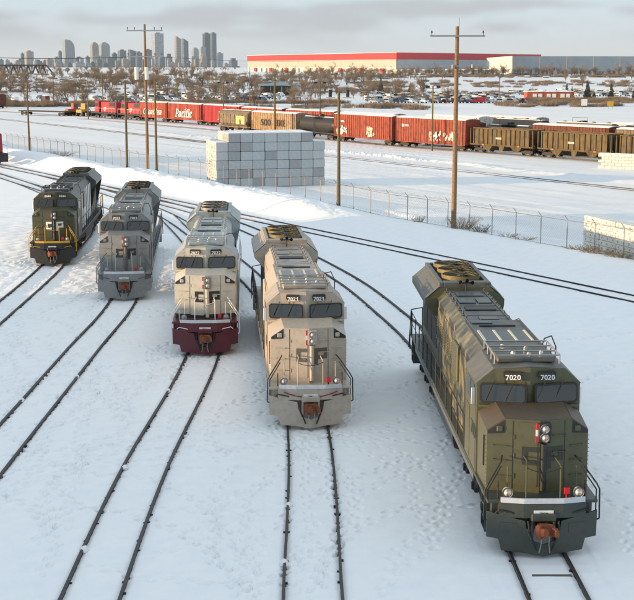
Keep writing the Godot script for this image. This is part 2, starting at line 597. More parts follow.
func make_tracks() -> void:
	tracks = [
		spline([[-17.0, -26], [-17.0, -50], [-17.35, -67], [-17.9, -87], [-19.7, -110], [-25.6, -130], [-35.0, -152], [-48.5, -178], [-64, -204]]),
		spline([[-11.2, -26], [-11.2, -42], [-11.15, -60], [-11.2, -74.5], [-13.15, -97], [-18.6, -117], [-25.6, -133.5], [-34.5, -151], [-48.3, -177.8]]),
		spline([[-5.6, -24], [-5.75, -31], [-5.78, -42], [-5.35, -60], [-6.45, -82], [-9.6, -99], [-13.8, -117.5]]),
		spline([[0.0, -24], [-0.1, -31], [-0.4, -48], [-2.15, -70], [-4.6, -83.5], [-8.1, -97.5], [-13.8, -117.5], [-22.5, -138.5], [-34, -161.5], [-46, -181.5]]),
		spline([[6.05, -24], [6.1, -34], [5.6, -57], [3.9, -70.5], [0.9, -85], [-6.3, -108.5], [-14.3, -126], [-24.5, -145.7]]),
	]
	for t in tracks: make_track("railway_track", t)
	make_track("railway_track", spline([[-64.9, -213], [-24.4, -145.7], [-6.9, -116.4], [18.5, -74.0], [40, -38]]))
	# yard tracks beyond the fence
	var y1 := []
	for k in 180: y1.append(at_uv(47.0 + sin(k * 0.05) * 0.4, -230.0 + k * 2.0))
	make_track("yard_track", y1, true, 0.2)
	make_track("yard_track", spline([[-110, -406], [-75, -362], [-57.7, -341], [-47, -326], [-34.6, -311], [-25.5, -297], [-15.5, -281], [5, -250], [60, -165]], 2.0), true, 0.18)
	make_track("yard_track", spline([[-60, -332], [-30, -286], [-19.7, -270], [-2.5, -246], [4.3, -233.5], [13.7, -217.5], [24.6, -202.5], [33.8, -190.5], [42.5, -179], [60, -152]], 2.0), true, 0.18)

# ---------------------------------------------------------------- locomotives
# own axes: z = 0 at the plow, the body runs to -z; y = 0 at the rail head
func nose_z(x: float, y: float) -> float: return -0.9 - 0.25 * absf(x) - 0.045 * (y - 1.55)
func cab_z(x: float, y: float) -> float: return -2.38 - 0.22 * absf(x) - 0.2 * (y - 3.2)
func rect(x0: float, x1: float, y0: float, y1: float, b := 0.0) -> Array:
	if b <= 0.0: return [Vector2(x0, y0), Vector2(x1, y0), Vector2(x1, y1), Vector2(x0, y1)]
	return [Vector2(x0 + b, y0), Vector2(x1 - b, y0), Vector2(x1, y0 + b), Vector2(x1, y1 - b), Vector2(x1 - b, y1), Vector2(x0 + b, y1), Vector2(x0, y1 - b), Vector2(x0, y0 + b)]
func section(half: Array, z: float) -> Array:
	# mirrored cross-section: half is [x, y] from the bottom right up to the middle
	var r := []
	for p in half: r.append(Vector3(p[0], p[1], z))
	for i in range(half.size() - 1, -1, -1):
		if half[i][0] > 0.0001: r.append(Vector3(-half[i][0], half[i][1], z))
	return r
var cache := {}
var lift_now := false
func shared(key: String, maker: Callable) -> Mesh:
	if not cache.has(key): cache[key] = maker.call()
	return cache[key]
func wheel_mesh(r: float, m: Material) -> Mesh:
	var b := MB.new()
	b.lathe(Vector3.ZERO, Vector3.RIGHT, [[-0.07, 0.0], [-0.07, r + 0.03], [-0.04, r + 0.03], [-0.035, r], [0.06, r], [0.06, r - 0.07], [0.03, r - 0.1], [0.03, 0.16], [0.08, 0.14], [0.08, 0.0]], 20)
	return b.mesh(m)
func loco_truck(root: Node3D, z: float, m: Material) -> void:
	var t := Node3D.new()
	t.name = "truck"
	root.add_child(t, true)
	t.position = Vector3(0, 0, z)
	for k in [-1.9, 0.0, 1.9]:
		for s in [-1.0, 1.0]:
			inst("wheel", shared("loco_wheel", wheel_mesh.bind(0.53, M.wheel)), t, Transform3D(Basis().rotated(Vector3.UP, 0.0 if s > 0 else PI), Vector3(0.76 * s, 0.53, k)))
	for s in [-1.0, 1.0]:
		var mesh := shared("loco_side_frame" + str(m.get_instance_id()), func():
			var b := MB.new()
			b.prism([Vector2(-2.6, 0.55), Vector2(-2.3, 0.4), Vector2(-1.5, 0.4), Vector2(-1.1, 0.28), Vector2(-0.8, 0.28), Vector2(-0.4, 0.4), Vector2(0.4, 0.4), Vector2(0.8, 0.28), Vector2(1.1, 0.28), Vector2(1.5, 0.4), Vector2(2.3, 0.4), Vector2(2.6, 0.55), Vector2(2.6, 0.78), Vector2(1.2, 0.95), Vector2(-1.2, 0.95), Vector2(-2.6, 0.78)], -0.07, 0.07)
			for q in [-1.9, 0.0, 1.9]:
				b.cbox(q - 0.2, q + 0.2, 0.35, 0.75, 0.05, 0.2, 0.03)
				b.cyl(Vector3(q, 0.53, 0.18), Vector3(q, 0.53, 0.26), 0.14, 0.12, 10)
				for e in [-0.42, 0.42]: b.cyl(Vector3(q + e, 0.6, 0.1), Vector3(q + e, 0.95, 0.1), 0.1, 0.1, 8)
			b.cyl(Vector3(-0.95, 0.85, 0.1), Vector3(-0.5, 0.85, 0.1), 0.12, 0.12, 10)
			b.cyl(Vector3(0.95, 0.85, 0.1), Vector3(0.5, 0.85, 0.1), 0.12, 0.12, 10)
			b.tube([Vector3(-2.4, 0.9, 0.12), Vector3(2.4, 0.9, 0.12)], 0.025)
			return b.mesh(m))
		inst("side_frame", mesh, t, Transform3D(Basis().rotated(Vector3.UP, PI / 2 * s), Vector3(1.08 * s, 0, 0)))

func locomotive(c: Dictionary) -> Node3D:
	var at: Array = c.front
	var rear: Array = c.rear
	var d := Vector2(at[0] - rear[0], at[1] - rear[1])
	var root := thing("locomotive", c.label, "locomotive", Vector3(at[0], 0.085, at[1]), atan2(d.x, d.y), "locomotives parked in a fan of tracks")
	var body: Material = c.body
	var roof: Material = c.roof
	var low: Material = c.low
	var hr: Material = c.rail
	var side: Material = c.get("side", body)
	var b: MB
	# underframe and walkway
	b = MB.new()
	b.cbox(-1.3, 1.3, 1.05, 1.42, -22.3, -0.7, 0.02)
	for z in [-3.5, -8.0, -14.5, -19.0]: b.box(-1.1, 1.1, 0.85, 1.05, z - 0.3, z + 0.3)
	obj("underframe", b, c.frame, root)
	b = MB.new().cbox(-1.53, 1.53, 1.42, 1.52, -22.9, -0.35, 0.02)
	var walk := obj("walkway", b, c.frame, root)
	b = MB.new()
	for s in [-1.0, 1.0]: b.box(minf(1.5 * s, 1.535 * s), maxf(1.5 * s, 1.535 * s), 1.24, 1.425, -20.6, -3.0)
	obj("side_sill", b, c.sill, walk)
	# plow
	var pf := func(x: float, _y: float) -> float: return -0.02 - 0.24 * absf(x)
	var plow := Node3D.new()
	plow.name = "plow"
	root.add_child(plow)
	for s in [-1.0, 1.0]:
		b = MB.new()
		b.plate([Vector2(0.36 * s, 0.05), Vector2(1.12 * s, 0.1), Vector2(1.2 * s, 0.42), Vector2(1.52 * s, 0.46), Vector2(1.53 * s, 1.2), Vector2(1.1 * s, 1.1), Vector2(0.5 * s, 0.98), Vector2(0.46 * s, 0.72), Vector2(0.36 * s, 0.5)], pf, 0.0, 0.06)
		var wing := obj("blade", b, c.plow, plow)
		b = MB.new()
		b.plate(rect(minf(0.72 * s, 1.18 * s), maxf(0.72 * s, 1.18 * s), 0.62, 0.9), pf, 0.012, 0.02)
		obj("cover_plate", b, c.plow, wing)
		b = MB.new()
		b.tube([Vector3(0.62 * s, 1.08, -0.3), Vector3(0.85 * s, 1.2, -0.2), Vector3(1.2 * s, 1.27, -0.25), Vector3(1.3 * s, 1.18, -0.28)], 0.022)
		obj("uncoupling_lever", b, hr, plow)
	b = MB.new()
	b.plate([Vector2(-0.36, 0.04), Vector2(0.0, 0.0), Vector2(0.0, 0.34), Vector2(-0.36, 0.44)], pf, 0.0, 0.05)
	b.plate([Vector2(0.0, 0.0), Vector2(0.36, 0.04), Vector2(0.36, 0.44), Vector2(0.0, 0.34)], pf, 0.0, 0.05)
	obj("centre_plate", b, c.plow, plow)
	b = MB.new()
	b.cbox(-1.38, 1.38, 0.6, 1.42, -0.78, -0.56, 0.02)
	obj("pilot_sheet", b, c.plow, root)
	# coupler
	b = MB.new()
	b.cbox(-0.34, 0.34, 0.98, 1.2, -0.6, -0.06, 0.03)
	for s in [-1.0, 1.0]: b.cbox(0.3 * s - 0.035, 0.3 * s + 0.035, 0.5, 1.05, -0.56, -0.12, 0.015)
	obj("draft_gear_pocket", b, c.pocket, root)
	b = MB.new()
	b.cbox(-0.13, 0.13, 0.68, 0.92, -0.6, 0.02, 0.03)
	b.loft([section([[0.14, 0.66], [0.2, 0.74], [0.2, 0.88], [0.14, 0.95]], -0.02), section([[0.2, 0.6], [0.27, 0.7], [0.27, 0.92], [0.2, 0.98]], 0.12), section([[0.17, 0.62], [0.24, 0.7], [0.24, 0.9], [0.17, 0.96]], 0.2)])
	b.loft([section([[0.05, 0.68], [0.07, 0.73], [0.07, 0.87], [0.05, 0.92]], 0.18), section([[0.03, 0.7], [0.05, 0.74], [0.05, 0.86], [0.03, 0.9]], 0.42)].map(func(r): return r.map(func(q): return Vector3(q.x + 0.2 + (q.z - 0.18) * 0.35, q.y, q.z))))
	var cp := obj("coupler", b, M.coupler, root)
	b = MB.new()
	b.cyl(Vector3(-0.16, 0.6, 0.2), Vector3(-0.16, 0.99, 0.2), 0.085, 0.085, 10)
	b.loft([section([[0.07, 0.68], [0.09, 0.72], [0.09, 0.88], [0.07, 0.92]], 0.0), section([[0.05, 0.69], [0.07, 0.73], [0.07, 0.87], [0.05, 0.91]], 0.2)].map(func(r): return r.map(func(q): return Vector3(q.x - 0.12 + q.z * 0.5, q.y, 0.2 + q.z))))
	obj("knuckle", b, M.coupler, cp)
	for s in [-1.0, 1.0]:
		b = MB.new()
		b.tube([Vector3(0.42 * s, 0.98, -0.14), Vector3(0.4 * s, 0.7, 0.02), Vector3(0.26 * s, 0.36, 0.06), Vector3(0.2 * s, 0.2, 0.04)], 0.03)
		obj("brake_hose", b, M.black, root)
		b = MB.new()
		b.tube([Vector3(0.1 * s, 0.66, 0.2), Vector3(0.11 * s, 0.4, 0.16), Vector3(0.15 * s, 0.16, 0.12)], 0.014)
		obj("safety_chain", b, M.hose, root)
		for k in 3:
			b = MB.new()
			b.tube([Vector3((0.72 + k * 0.1) * s, 1.26, -0.5), Vector3((0.72 + k * 0.1) * s, 1.2, -0.38), Vector3((0.72 + k * 0.1) * s, 1.1, -0.36)], 0.022)
			obj("air_hose", b, M.hose, root)
	if c.get("red_hose", false):
		b = MB.new()
		var pts := []
		for k in 17:
			var x := -1.0 + k / 8.0
			pts.append(Vector3(x, 1.16 + 0.2 * pow(absf(x), 2.0) + (0.04 if absf(x) < 0.07 else 0.0), -0.1 - 0.1 * absf(x)))
		b.tube(pts, 0.02)
		obj("red_air_hose", b, M.red_hose, root)
	# anticlimber
	b = MB.new()
	var ring := func(y: float) -> Array: return [Vector3(-1.2, y, -0.3), Vector3(-0.55, y, -0.15), Vector3(0.55, y, -0.15), Vector3(1.2, y, -0.3), Vector3(1.2, y, -0.9), Vector3(-1.2, y, -0.9)]
	b.loft([ring.call(1.06), ring.call(1.5)])
	var ac := obj("anticlimber", b, c.plow, root)
	var acz := func(x: float, _y: float) -> float: return -0.15 if absf(x) <= 0.55 else -0.15 - (absf(x) - 0.55) * 0.23
	b = MB.new()
	for q in [[-1.16, -0.55], [-0.55, 0.55], [0.55, 1.16]]: b.plate(rect(q[0], q[1], 1.48, 1.62), acz, 0.03, 0.06)
	obj("edge_stripe", b, c.stripe, ac)
	b = MB.new().plate(rect(-0.27, 0.27, 1.16, 1.28), acz, 0.02, 0.04)
	var np := obj("number_plate", b, M.white, ac)
	b = MB.new().add(lettering(c.number, 0.075, 0.006), Transform3D(Basis(), Vector3(0, 1.19, -0.128)))
	obj("digits", b, M.black, np)
	# ditch lights and marker
	for s in [-1.0, 1.0]:
		b = MB.new()
		b.lathe(Vector3(0.98 * s, 1.74, -0.5), Vector3.BACK, [[0.0, 0.0], [0.0, 0.1], [0.16, 0.145], [0.2, 0.15], [0.2, 0.125]], 16)
		b.cbox(0.98 * s - 0.04, 0.98 * s + 0.04, 1.5, 1.62, -0.5, -0.42, 0.01)
		var dl := obj("ditch_light", b, c.stripe if c.get("light_body", false) else M.silver, root)
		b = MB.new()
		b.lathe(Vector3(0.98 * s, 1.74, -0.34), Vector3.BACK, [[0.0, 0.13], [0.03, 0.1], [0.045, 0.0]], 16)
		obj("lens", b, M.lens, dl)
	b = MB.new().cbox(0.6, 0.76, 1.66, 1.84, -0.46, -0.36, 0.01)
	b.cyl(Vector3(0.68, 1.52, -0.42), Vector3(0.68, 1.67, -0.42), 0.03, 0.03)
	obj("marker_light", b, M.red_lens, root)
	# front handrails
	for s in [-1.0, 1.0]:
		b = MB.new()
		b.tube([Vector3(1.2 * s, 1.52, -0.55), Vector3(1.2 * s, 2.0, -0.55)], 0.02)
		b.tube([Vector3(1.02 * s, 2.55, -1.1), Vector3(1.1 * s, 2.5, -0.75), Vector3(1.5 * s, 1.95, -0.42), Vector3(1.58 * s, 1.8, -0.42), Vector3(1.6 * s, 0.95, -0.42), Vector3(1.48 * s, 0.9, -0.42)], 0.024)
		b.tube([Vector3(1.1 * s, 2.36, -0.75), Vector3(1.5 * s, 1.78, -0.45), Vector3(1.5 * s, 1.0, -0.45)], 0.02)
		obj("corner_handrail", b, hr, root)
		b = MB.new()
		b.tube([Vector3(0.47 * s, 1.5, -0.28), Vector3(0.47 * s, 2.5, -0.32), Vector3(0.42 * s, 2.56, -0.6), Vector3(0.42 * s, 2.56, nose_z(0.4, 2.56))], 0.024)
		obj("stanchion", b, c.post, root)
		b = MB.new()
		b.tube([Vector3(0.95 * s, 1.85, -0.52), Vector3(0.95 * s, 2.42, -0.55)], 0.02)
		obj("light_post", b, c.post, root)
	b = MB.new()
	var ch := []
	for k in 9: ch.append(Vector3(-0.47 + k * 0.1175, 2.45 - 0.13 * (1.0 - pow((k - 4) / 4.0, 2.0)), -0.3))
	b.tube(ch, 0.012, 5)
	obj("chain", b, hr, root)
	# steps
	for zz in [[-1.25, 1.0], [-22.2, -1.0]]:
		for s in [-1.0, 1.0]:
			b = MB.new()
			for k in 3: b.box(minf(1.15 * s, 1.5 * s), maxf(1.15 * s, 1.5 * s), 0.42 + k * 0.34, 0.46 + k * 0.34, zz[0] - 0.32, zz[0] + 0.32)
			for e in [-0.34, 0.32]: b.box(minf(1.15 * s, 1.5 * s), maxf(1.15 * s, 1.5 * s), 0.4, 1.42, zz[0] + e, zz[0] + e + 0.025)
			obj("steps", b, c.frame, root)
	# nose
	lift_now = true
	b = MB.new()
	for s in [-1.0, 1.0]:
		var P := func(x: float, y: float) -> Vector3: return Vector3(x * s, y, nose_z(x, y))
		var f := [P.call(0, 1.52), P.call(1.42, 1.52), P.call(1.42, 2.98), P.call(0.92, 3.34), P.call(0, 3.34)]
		var k := [Vector3(0, 1.52, -2.8), Vector3(1.46 * s, 1.52, -2.8), Vector3(1.46 * s, 3.15, -2.8), Vector3(0.98 * s, 3.46, -2.75), Vector3(0, 3.46, -2.5)]
		for i in 5:
			var j := (i + 1) % 5
			if i == 4: continue
			if s > 0: b.quad(k[i], k[j], f[j], f[i])
			else: b.quad(f[i], f[j], k[j], k[i])
		if s > 0: b.fan(f, false)
		else: b.fan(f, true)
	var nose := obj("nose", b, body, root)
	if c.has("nose_top"):
		b = MB.new()
		for s in [-1.0, 1.0]:
			var f := [Vector3(0, 3.346, nose_z(0, 3.34) - 0.02), Vector3(0.92 * s, 3.346, nose_z(0.92, 3.34) - 0.02), Vector3(0.97 * s, 3.466, -2.7), Vector3(0, 3.467, -2.5)]
			if s > 0: b.quad(f[0], f[1], f[2], f[3])
			else: b.quad(f[3], f[2], f[1], f[0])
			f = [Vector3(0.93 * s, 3.346, nose_z(0.92, 3.34) - 0.02), Vector3(1.425 * s, 2.99, nose_z(1.42, 2.98) - 0.02), Vector3(1.466 * s, 3.16, -2.78), Vector3(0.985 * s, 3.466, -2.72)]
			if s > 0: b.quad(f[0], f[1], f[2], f[3])
			else: b.quad(f[3], f[2], f[1], f[0])
		obj("nose_top", b, c.nose_top, nose)
	# flat black panels paint in the shade of recesses at the nose's upper corners
	for s in [-1.0, 1.0]:
		b = MB.new()
		b.plate([Vector2(0.95 * s, 2.94), Vector2(1.4 * s, 2.9), Vector2(1.4 * s, 2.98), Vector2(1.34 * s, 3.03), Vector2(0.95 * s, 3.3)], nose_z, 0.012, 0.03)
		var sb := obj("corner_black_panel", b, M.black, nose)
		b = MB.new().cbox(minf(1.0 * s, 1.17 * s), maxf(1.0 * s, 1.17 * s), 2.98, 3.14, nose_z(1.1, 2.8) - 0.02, nose_z(1.1, 2.8) + 0.06, 0.02)
		obj("marker_box", b, body, sb)
	# nose panels: left door, right panel
	b = MB.new()
	b.plate(rect(-0.68, -0.07, 1.7, 3.27, 0.03), nose_z, 0.022, 0.03)
	var nd := obj("nose_door", b, body, nose)
	for y in [1.95, 2.4, 2.85]:
		b = MB.new().cyl(Vector3(-0.69, y - 0.06, nose_z(0.69, y) + 0.025), Vector3(-0.69, y + 0.06, nose_z(0.69, y) + 0.025), 0.02, 0.02, 6)
		obj("hinge", b, body, nd)
	b = MB.new()
	b.tube([Vector3(-0.14, 2.3, nose_z(0.1, 2.3) + 0.03), Vector3(-0.14, 2.3, nose_z(0.1, 2.3) + 0.07), Vector3(-0.3, 2.32, nose_z(0.3, 2.3) + 0.07)], 0.012, 5)
	obj("handle", b, body, nd)
	for s in [-1.0, 1.0]:
		for y in [1.95, 2.3, 2.62]:
			b = MB.new()
			b.tube([Vector3(0.9 * s, y, nose_z(0.9, y)), Vector3(0.9 * s, y, nose_z(0.9, y) + 0.07), Vector3(1.25 * s, y, nose_z(1.25, y) + 0.07), Vector3(1.25 * s, y, nose_z(1.25, y))], 0.013, 5)
			obj("grab_iron", b, body, nose)
	for y in [2.5, 2.9]:
		b = MB.new().tube([Vector3(0.38, y, nose_z(0.38, y)), Vector3(0.38, y, nose_z(0.38, y) + 0.07), Vector3(0.75, y, nose_z(0.75, y) + 0.07), Vector3(0.75, y, nose_z(0.75, y))], 0.013, 5)
		obj("grab_iron", b, body, nose)
	# paint on the lower nose
	if c.has("nose_low"):
		b = MB.new()
		for s in [-1.0, 1.0]: b.plate(rect(minf(0.0, 1.42 * s), maxf(0.0, 1.42 * s), 1.53, 1.74), nose_z, 0.006, 0.008)
		obj("nose_skirt", b, c.nose_low, nose)
	# headlight with flag plate
	b = MB.new().cbox(-0.06, 0.3, 2.74, 3.28, nose_z(0, 2.7) - 0.1, nose_z(0, 2.7) + 0.07, 0.025)
	var hl := obj("headlight", b, c.lamp_box, nose)
	for y in [2.88, 3.13]:
		b = MB.new().lathe(Vector3(0.12, y, nose_z(0, 2.7) + 0.07), Vector3.BACK, [[0.0, 0.13], [0.025, 0.13], [0.025, 0.11], [0.005, 0.1], [0.03, 0.05], [0.035, 0.0]], 18)
		obj("lens", b, M.lens, hl)
	for k in 3:
		b = MB.new().box(-0.12, -0.065, 2.74 + k * 0.18, 2.74 + (k + 1) * 0.18 - 0.004, nose_z(0.1, 2.7) - 0.02, nose_z(0, 2.7) + 0.05)
		obj("flag_plate", b, M.white if k == 1 else M.red_paint, hl)
	b = MB.new()
	b.cyl(Vector3(0.1, 1.62, nose_z(0, 2) + 0.06), Vector3(0.1, 2.72, nose_z(0, 2) + 0.03), 0.085, 0.085, 10)
	obj("nose_pipe", b, c.pipe, nose)
	# emblem of two square letters
	b = MB.new()
	for q in [[-0.48, -0.34, 2.22, 2.62], [-0.34, -0.08, 2.51, 2.62], [-0.34, -0.08, 2.22, 2.33]]: b.plate(rect(q[0], q[1], q[2], q[3]), nose_z, 0.036, 0.012)
	obj("letter_c", b, c.emblem, nose)
	b = MB.new()
	for q in [[0.2, 0.34, 2.14, 2.62], [0.34, 0.56, 2.52, 2.62], [0.56, 0.68, 2.3, 2.62], [0.34, 0.56, 2.3, 2.4]]: b.plate(rect(q[0], q[1], q[2], q[3]), nose_z, 0.016, 0.02)
	obj("letter_p", b, c.emblem, nose)
	# cab
	b = MB.new()
	for s in [-1.0, 1.0]:
		var P := func(x: float, y: float) -> Vector3: return Vector3(x * s, y, cab_z(x, y))
		var f := [P.call(0, 1.52), P.call(1.5, 1.52), P.call(1.5, 3.95), P.call(1.02, 4.38), P.call(0, 4.44)]
		f[0].z = -2.6; f[1].z = -2.82
		var k := []
		for p in f: k.append(Vector3(p.x, p.y, -5.3))
		for i in range(1, 4):
			var j := i + 1
			if s > 0: b.quad(k[i], k[j], f[j], f[i])
			else: b.quad(f[i], f[j], k[j], k[i])
		b.fan(f, s < 0)
		b.fan(k, s > 0)
	var cab := obj("cab", b, body, root)
	# the roof is another paint
	b = MB.new()
	for s in [-1.0, 1.0]:
		var f := [Vector3(1.525 * s, 3.95, -2.9), Vector3(1.03 * s, 4.4, -2.83), Vector3(0, 4.465, -2.72)]
		var k := []
		for p in f: k.append(Vector3(p.x, p.y, -5.32))
		for i in 2:
			if s > 0: b.quad(k[i], k[i + 1], f[i + 1], f[i])
			else: b.quad(f[i], f[i + 1], k[i + 1], k[i])
		var dn := Vector3(0, -0.03, 0)
		for i in 2:
			if s > 0: b.quad(f[i], f[i + 1], f[i + 1] + dn, f[i] + dn)
			else: b.quad(f[i] + dn, f[i + 1] + dn, f[i + 1], f[i])
	obj("cab_roof", b, roof, cab)
	for s in [-1.0, 1.0]:
		b = MB.new()
		var x0 := minf(0.12 * s, 1.42 * s)
		var x1 := maxf(0.12 * s, 1.42 * s)
		b.plate(rect(x0, x1, 3.42, 3.98, 0.07), cab_z, 0.012, 0.03)
		var wf := obj("windshield_frame", b, M.black, cab)
		b = MB.new().plate(rect(x0 + 0.05, x1 - 0.05, 3.47, 3.93, 0.06), cab_z, 0.02, 0.012)
		obj("windshield", b, c.glass_left if s < 0 else c.glass_right, wf)
		for k in 2:
			var px: float = (0.45 + 0.55 * k) * s
			b = MB.new()
			b.tube([Vector3(px, 4.08, cab_z(px, 4.08) + 0.05), Vector3(px - 0.22, 3.66, cab_z(px, 3.66) + 0.06)], 0.012, 5)
			b.tube([Vector3(px - 0.12, 3.86, cab_z(px, 3.86) + 0.055), Vector3(px - 0.28, 3.52, cab_z(px, 3.52) + 0.06)], 0.018, 5)
			obj("wiper", b, M.black, wf)
		b = MB.new().plate(rect(0.5 * s - 0.26, 0.5 * s + 0.26, 4.14, 4.34, 0.04), cab_z, 0.08, 0.09)
		var nb := obj("number_board", b, M.black, cab)
		var ang: float = -0.217 * s
		b = MB.new().add(lettering(c.number, 0.145, 0.01), Transform3D(Basis(Vector3.UP, -ang).rotated(Vector3.RIGHT, -0.19), Vector3(0.5 * s, 4.175, cab_z(0.5, 4.22) + 0.09)))
		obj("digits", b, c.get("digits", M.white), nb)
		# side window, door, number
		b = MB.new()
		for q in [[-3.3, -3.95], [-4.05, -4.7]]: b.box(minf(1.48 * s, 1.515 * s), maxf(1.48 * s, 1.515 * s), 3.2, 3.82, q[1], q[0])
		obj("side_window", b, M.glass, cab)
		b = MB.new().box(minf(1.48 * s, 1.512 * s), maxf(1.48 * s, 1.512 * s), 1.6, 2.95, -4.9, -4.2)
		obj("cab_door", b, body, cab)
		b = MB.new().add(lettering(c.number, 0.34, 0.008), Transform3D(Basis(Vector3.UP, PI / 2 * s), Vector3(1.506 * s, 2.5, -3.35)))
		obj("side_number", b, c.emblem, cab)
		b = MB.new().cbox(minf(1.5 * s, 1.62 * s), maxf(1.5 * s, 1.62 * s), 3.25, 3.75, -3.2, -3.16, 0.01)
		obj("mirror", b, M.chrome, cab)
		# upright handle bar on each side of the nose
		b = MB.new().box(minf(1.43 * s, 1.462 * s), maxf(1.43 * s, 1.462 * s), 2.05, 2.75, -1.75, -1.66)
		obj("nose_handle", b, hr, nose)
	# visor line over the windshields
	b = MB.new()
	for s in [-1.0, 1.0]: b.plate(rect(minf(0.0, 1.46 * s), maxf(0.0, 1.46 * s), 3.3, 3.36), cab_z, 0.05, 0.06)
	obj("nose_ledge", b, c.get("ledge", body), cab)
	# cab roof equipment
	b = MB.new()
	b.cbox(-0.85, 0.85, 4.44, 4.6, -5.1, -3.35, 0.04)
	obj("air_conditioner", b, roof, root)
	b = MB.new()
	for z in [-3.2, -3.8, -4.5, -5.2]: b.tube([Vector3(-0.95, 4.45, z), Vector3(-0.95, 4.7, z), Vector3(0.95, 4.7, z), Vector3(0.95, 4.45, z)], 0.025)
	for x in [-0.95, 0.95]: b.tube([Vector3(x, 4.7, -3.2), Vector3(x, 4.7, -5.2)], 0.025)
	obj("antenna_frame", b, c.frame_rail, root)
	for q in [[-0.35, -3.6], [0.1, -3.5], [0.5, -3.7], [0.15, -4.3], [-0.5, -4.6]]:
		b = MB.new().lathe(Vector3(q[0], 4.6, q[1]), Vector3.UP, [[0.0, 0.07], [0.09, 0.07], [0.12, 0.05], [0.13, 0.0]], 10)
		obj("antenna_dome", b, M.chrome if q[0] > 0.0 else M.white, root)
	# equipment cabinet behind the cab
	b = MB.new()
	var ch1 := [[1.3, 1.52], [1.3, 4.02], [0.95, 4.42]]
	b.loft([section(ch1, -9.8), section(ch1, -5.3)])
	var cabn := obj("equipment_cabinet", b, side, root)
	var hood_h := [[1.08, 1.52], [1.08, 3.98], [0.8, 4.28]]
	b = MB.new().loft([section(hood_h, -16.6), section(hood_h, -9.8)])
	var hood := obj("engine_hood", b, side, root)
	# roofs as sheets of their own
	b = MB.new()
	b.cbox(-0.98, 0.98, 4.42, 4.46, -9.75, -5.35, 0.01)
	obj("roof_panel", b, roof, cabn)
	b = MB.new().cbox(-0.83, 0.83, 4.28, 4.32, -16.5, -9.9, 0.01)
	obj("roof_panel", b, roof, hood)
	for k in 4:
		b = MB.new().cbox(-0.8, 0.8, 4.465, 4.485, -6.95 - k * 0.05, -5.5 - k * 0.05, 0.005) if k == 9 else MB.new().box(-0.75 + k * 0.5 - 0.035, -0.75 + k * 0.5 + 0.035, 4.462, 4.5, -7.9, -6.2)
		obj("roof_strip", b, M.strip, cabn)
	for k in 3:
		b = MB.new().box(-0.7 + k * 0.5, -0.3 + k * 0.5, 4.462, 4.478, -7.85, -6.25)
		obj("roof_hatch", b, c.hatch, cabn)
	for q in [[-0.6, 0.6, -8.75, -8.6, M.black], [-0.8, -0.1, -9.45, -9.05, c.hatch], [-0.3, 0.35, -11.0, -10.4, c.hatch], [-0.55, 0.55, -12.9, -12.2, M.black], [-0.6, 0.0, -14.6, -13.6, c.hatch], [0.1, 0.6, -14.6, -13.6, c.hatch], [-0.5, 0.5, -15.9, -15.1, c.hatch]]:
		var yy := 4.462 if q[2] > -9.7 else 4.322
		b = MB.new().cbox(q[0], q[1], yy, yy + 0.05, q[2], q[3], 0.01)
		obj("roof_hatch", b, q[4], hood if q[2] < -9.7 else cabn)
	# side doors and louvres, each a panel
	for s in [-1.0, 1.0]:
		for k in 6:
			b = MB.new().box(minf(1.3 * s, 1.325 * s), maxf(1.3 * s, 1.325 * s), 1.7, 3.85, -9.65 + k * 0.72, -9.0 + k * 0.72)
			obj("cabinet_door", b, side, cabn)
		b = MB.new().cbox(minf(1.3 * s, 1.42 * s), maxf(1.3 * s, 1.42 * s), 2.75, 3.9, -9.3, -8.0, 0.03)
		obj("blower_grille", b, c.grille, cabn)
		for k in 9:
			b = MB.new().box(minf(1.08 * s, 1.105 * s), maxf(1.08 * s, 1.105 * s), 1.7, 3.75, -16.45 + k * 0.74, -15.78 + k * 0.74)
			var dd := obj("engine_door", b, side, hood)
			b = MB.new().box(minf(1.1 * s, 1.13 * s), maxf(1.1 * s, 1.13 * s), 2.5, 2.62, -16.4 + k * 0.74, -16.36 + k * 0.74)
			obj("latch", b, M.chrome, dd)
		if c.get("banded", false):
			for k in 5:
				b = MB.new().box(minf(1.106 * s, 1.14 * s), maxf(1.106 * s, 1.14 * s), 1.56, 3.9, -16.3 + k * 1.3, -15.65 + k * 1.3)
				obj("paint_band", b, M.white, hood)
			for k in 3:
				b = MB.new().box(minf(1.326 * s, 1.35 * s), maxf(1.326 * s, 1.35 * s), 1.6, 3.9, -9.6 + k * 1.45, -8.7 + k * 1.45)
				obj("paint_band", b, M.white, cabn)
	lift_now = false
	# radiator section, flared, with a well of fans on top
	var rad := [[1.08, 1.52], [1.08, 3.45], [1.56, 3.98], [1.56, 4.2], [1.02, 4.66]]
	b = MB.new()
	var ra := section(rad, -22.0)
	var rb := section(rad, -16.6)
	for j in ra.size():
		var k := (j + 1) % ra.size()
		b.quad(ra[j], ra[k], rb[k], rb[j])
	b.fan(ra, true); b.fan(rb, false)
	var radn := obj("radiator_section", b, c.get("rad", side), root)
	b = MB.new()
	for s in [-1.0, 1.0]:
		b.cbox(minf(0.84 * s, 1.03 * s), maxf(0.84 * s, 1.03 * s), 4.6, 4.86, -21.95, -16.65, 0.02)
		var q := [Vector3(1.575 * s, 4.22, -16.58), Vector3(1.035 * s, 4.69, -16.58), Vector3(1.035 * s, 4.69, -22.02), Vector3(1.575 * s, 4.22, -22.02)]
		if s < 0: b.quad(q[0], q[1], q[2], q[3])
		else: b.quad(q[3], q[2], q[1], q[0])
	b.cbox(-0.84, 0.84, 4.6, 4.86, -17.15, -16.65, 0.02)
	b.cbox(-0.84, 0.84, 4.6, 4.86, -21.95, -21.75, 0.02)
	obj("radiator_roof", b, roof, radn)
	b = MB.new().box(-0.83, 0.83, 4.662, 4.68, -21.74, -17.16)
	obj("fan_well", b, M.black, radn)
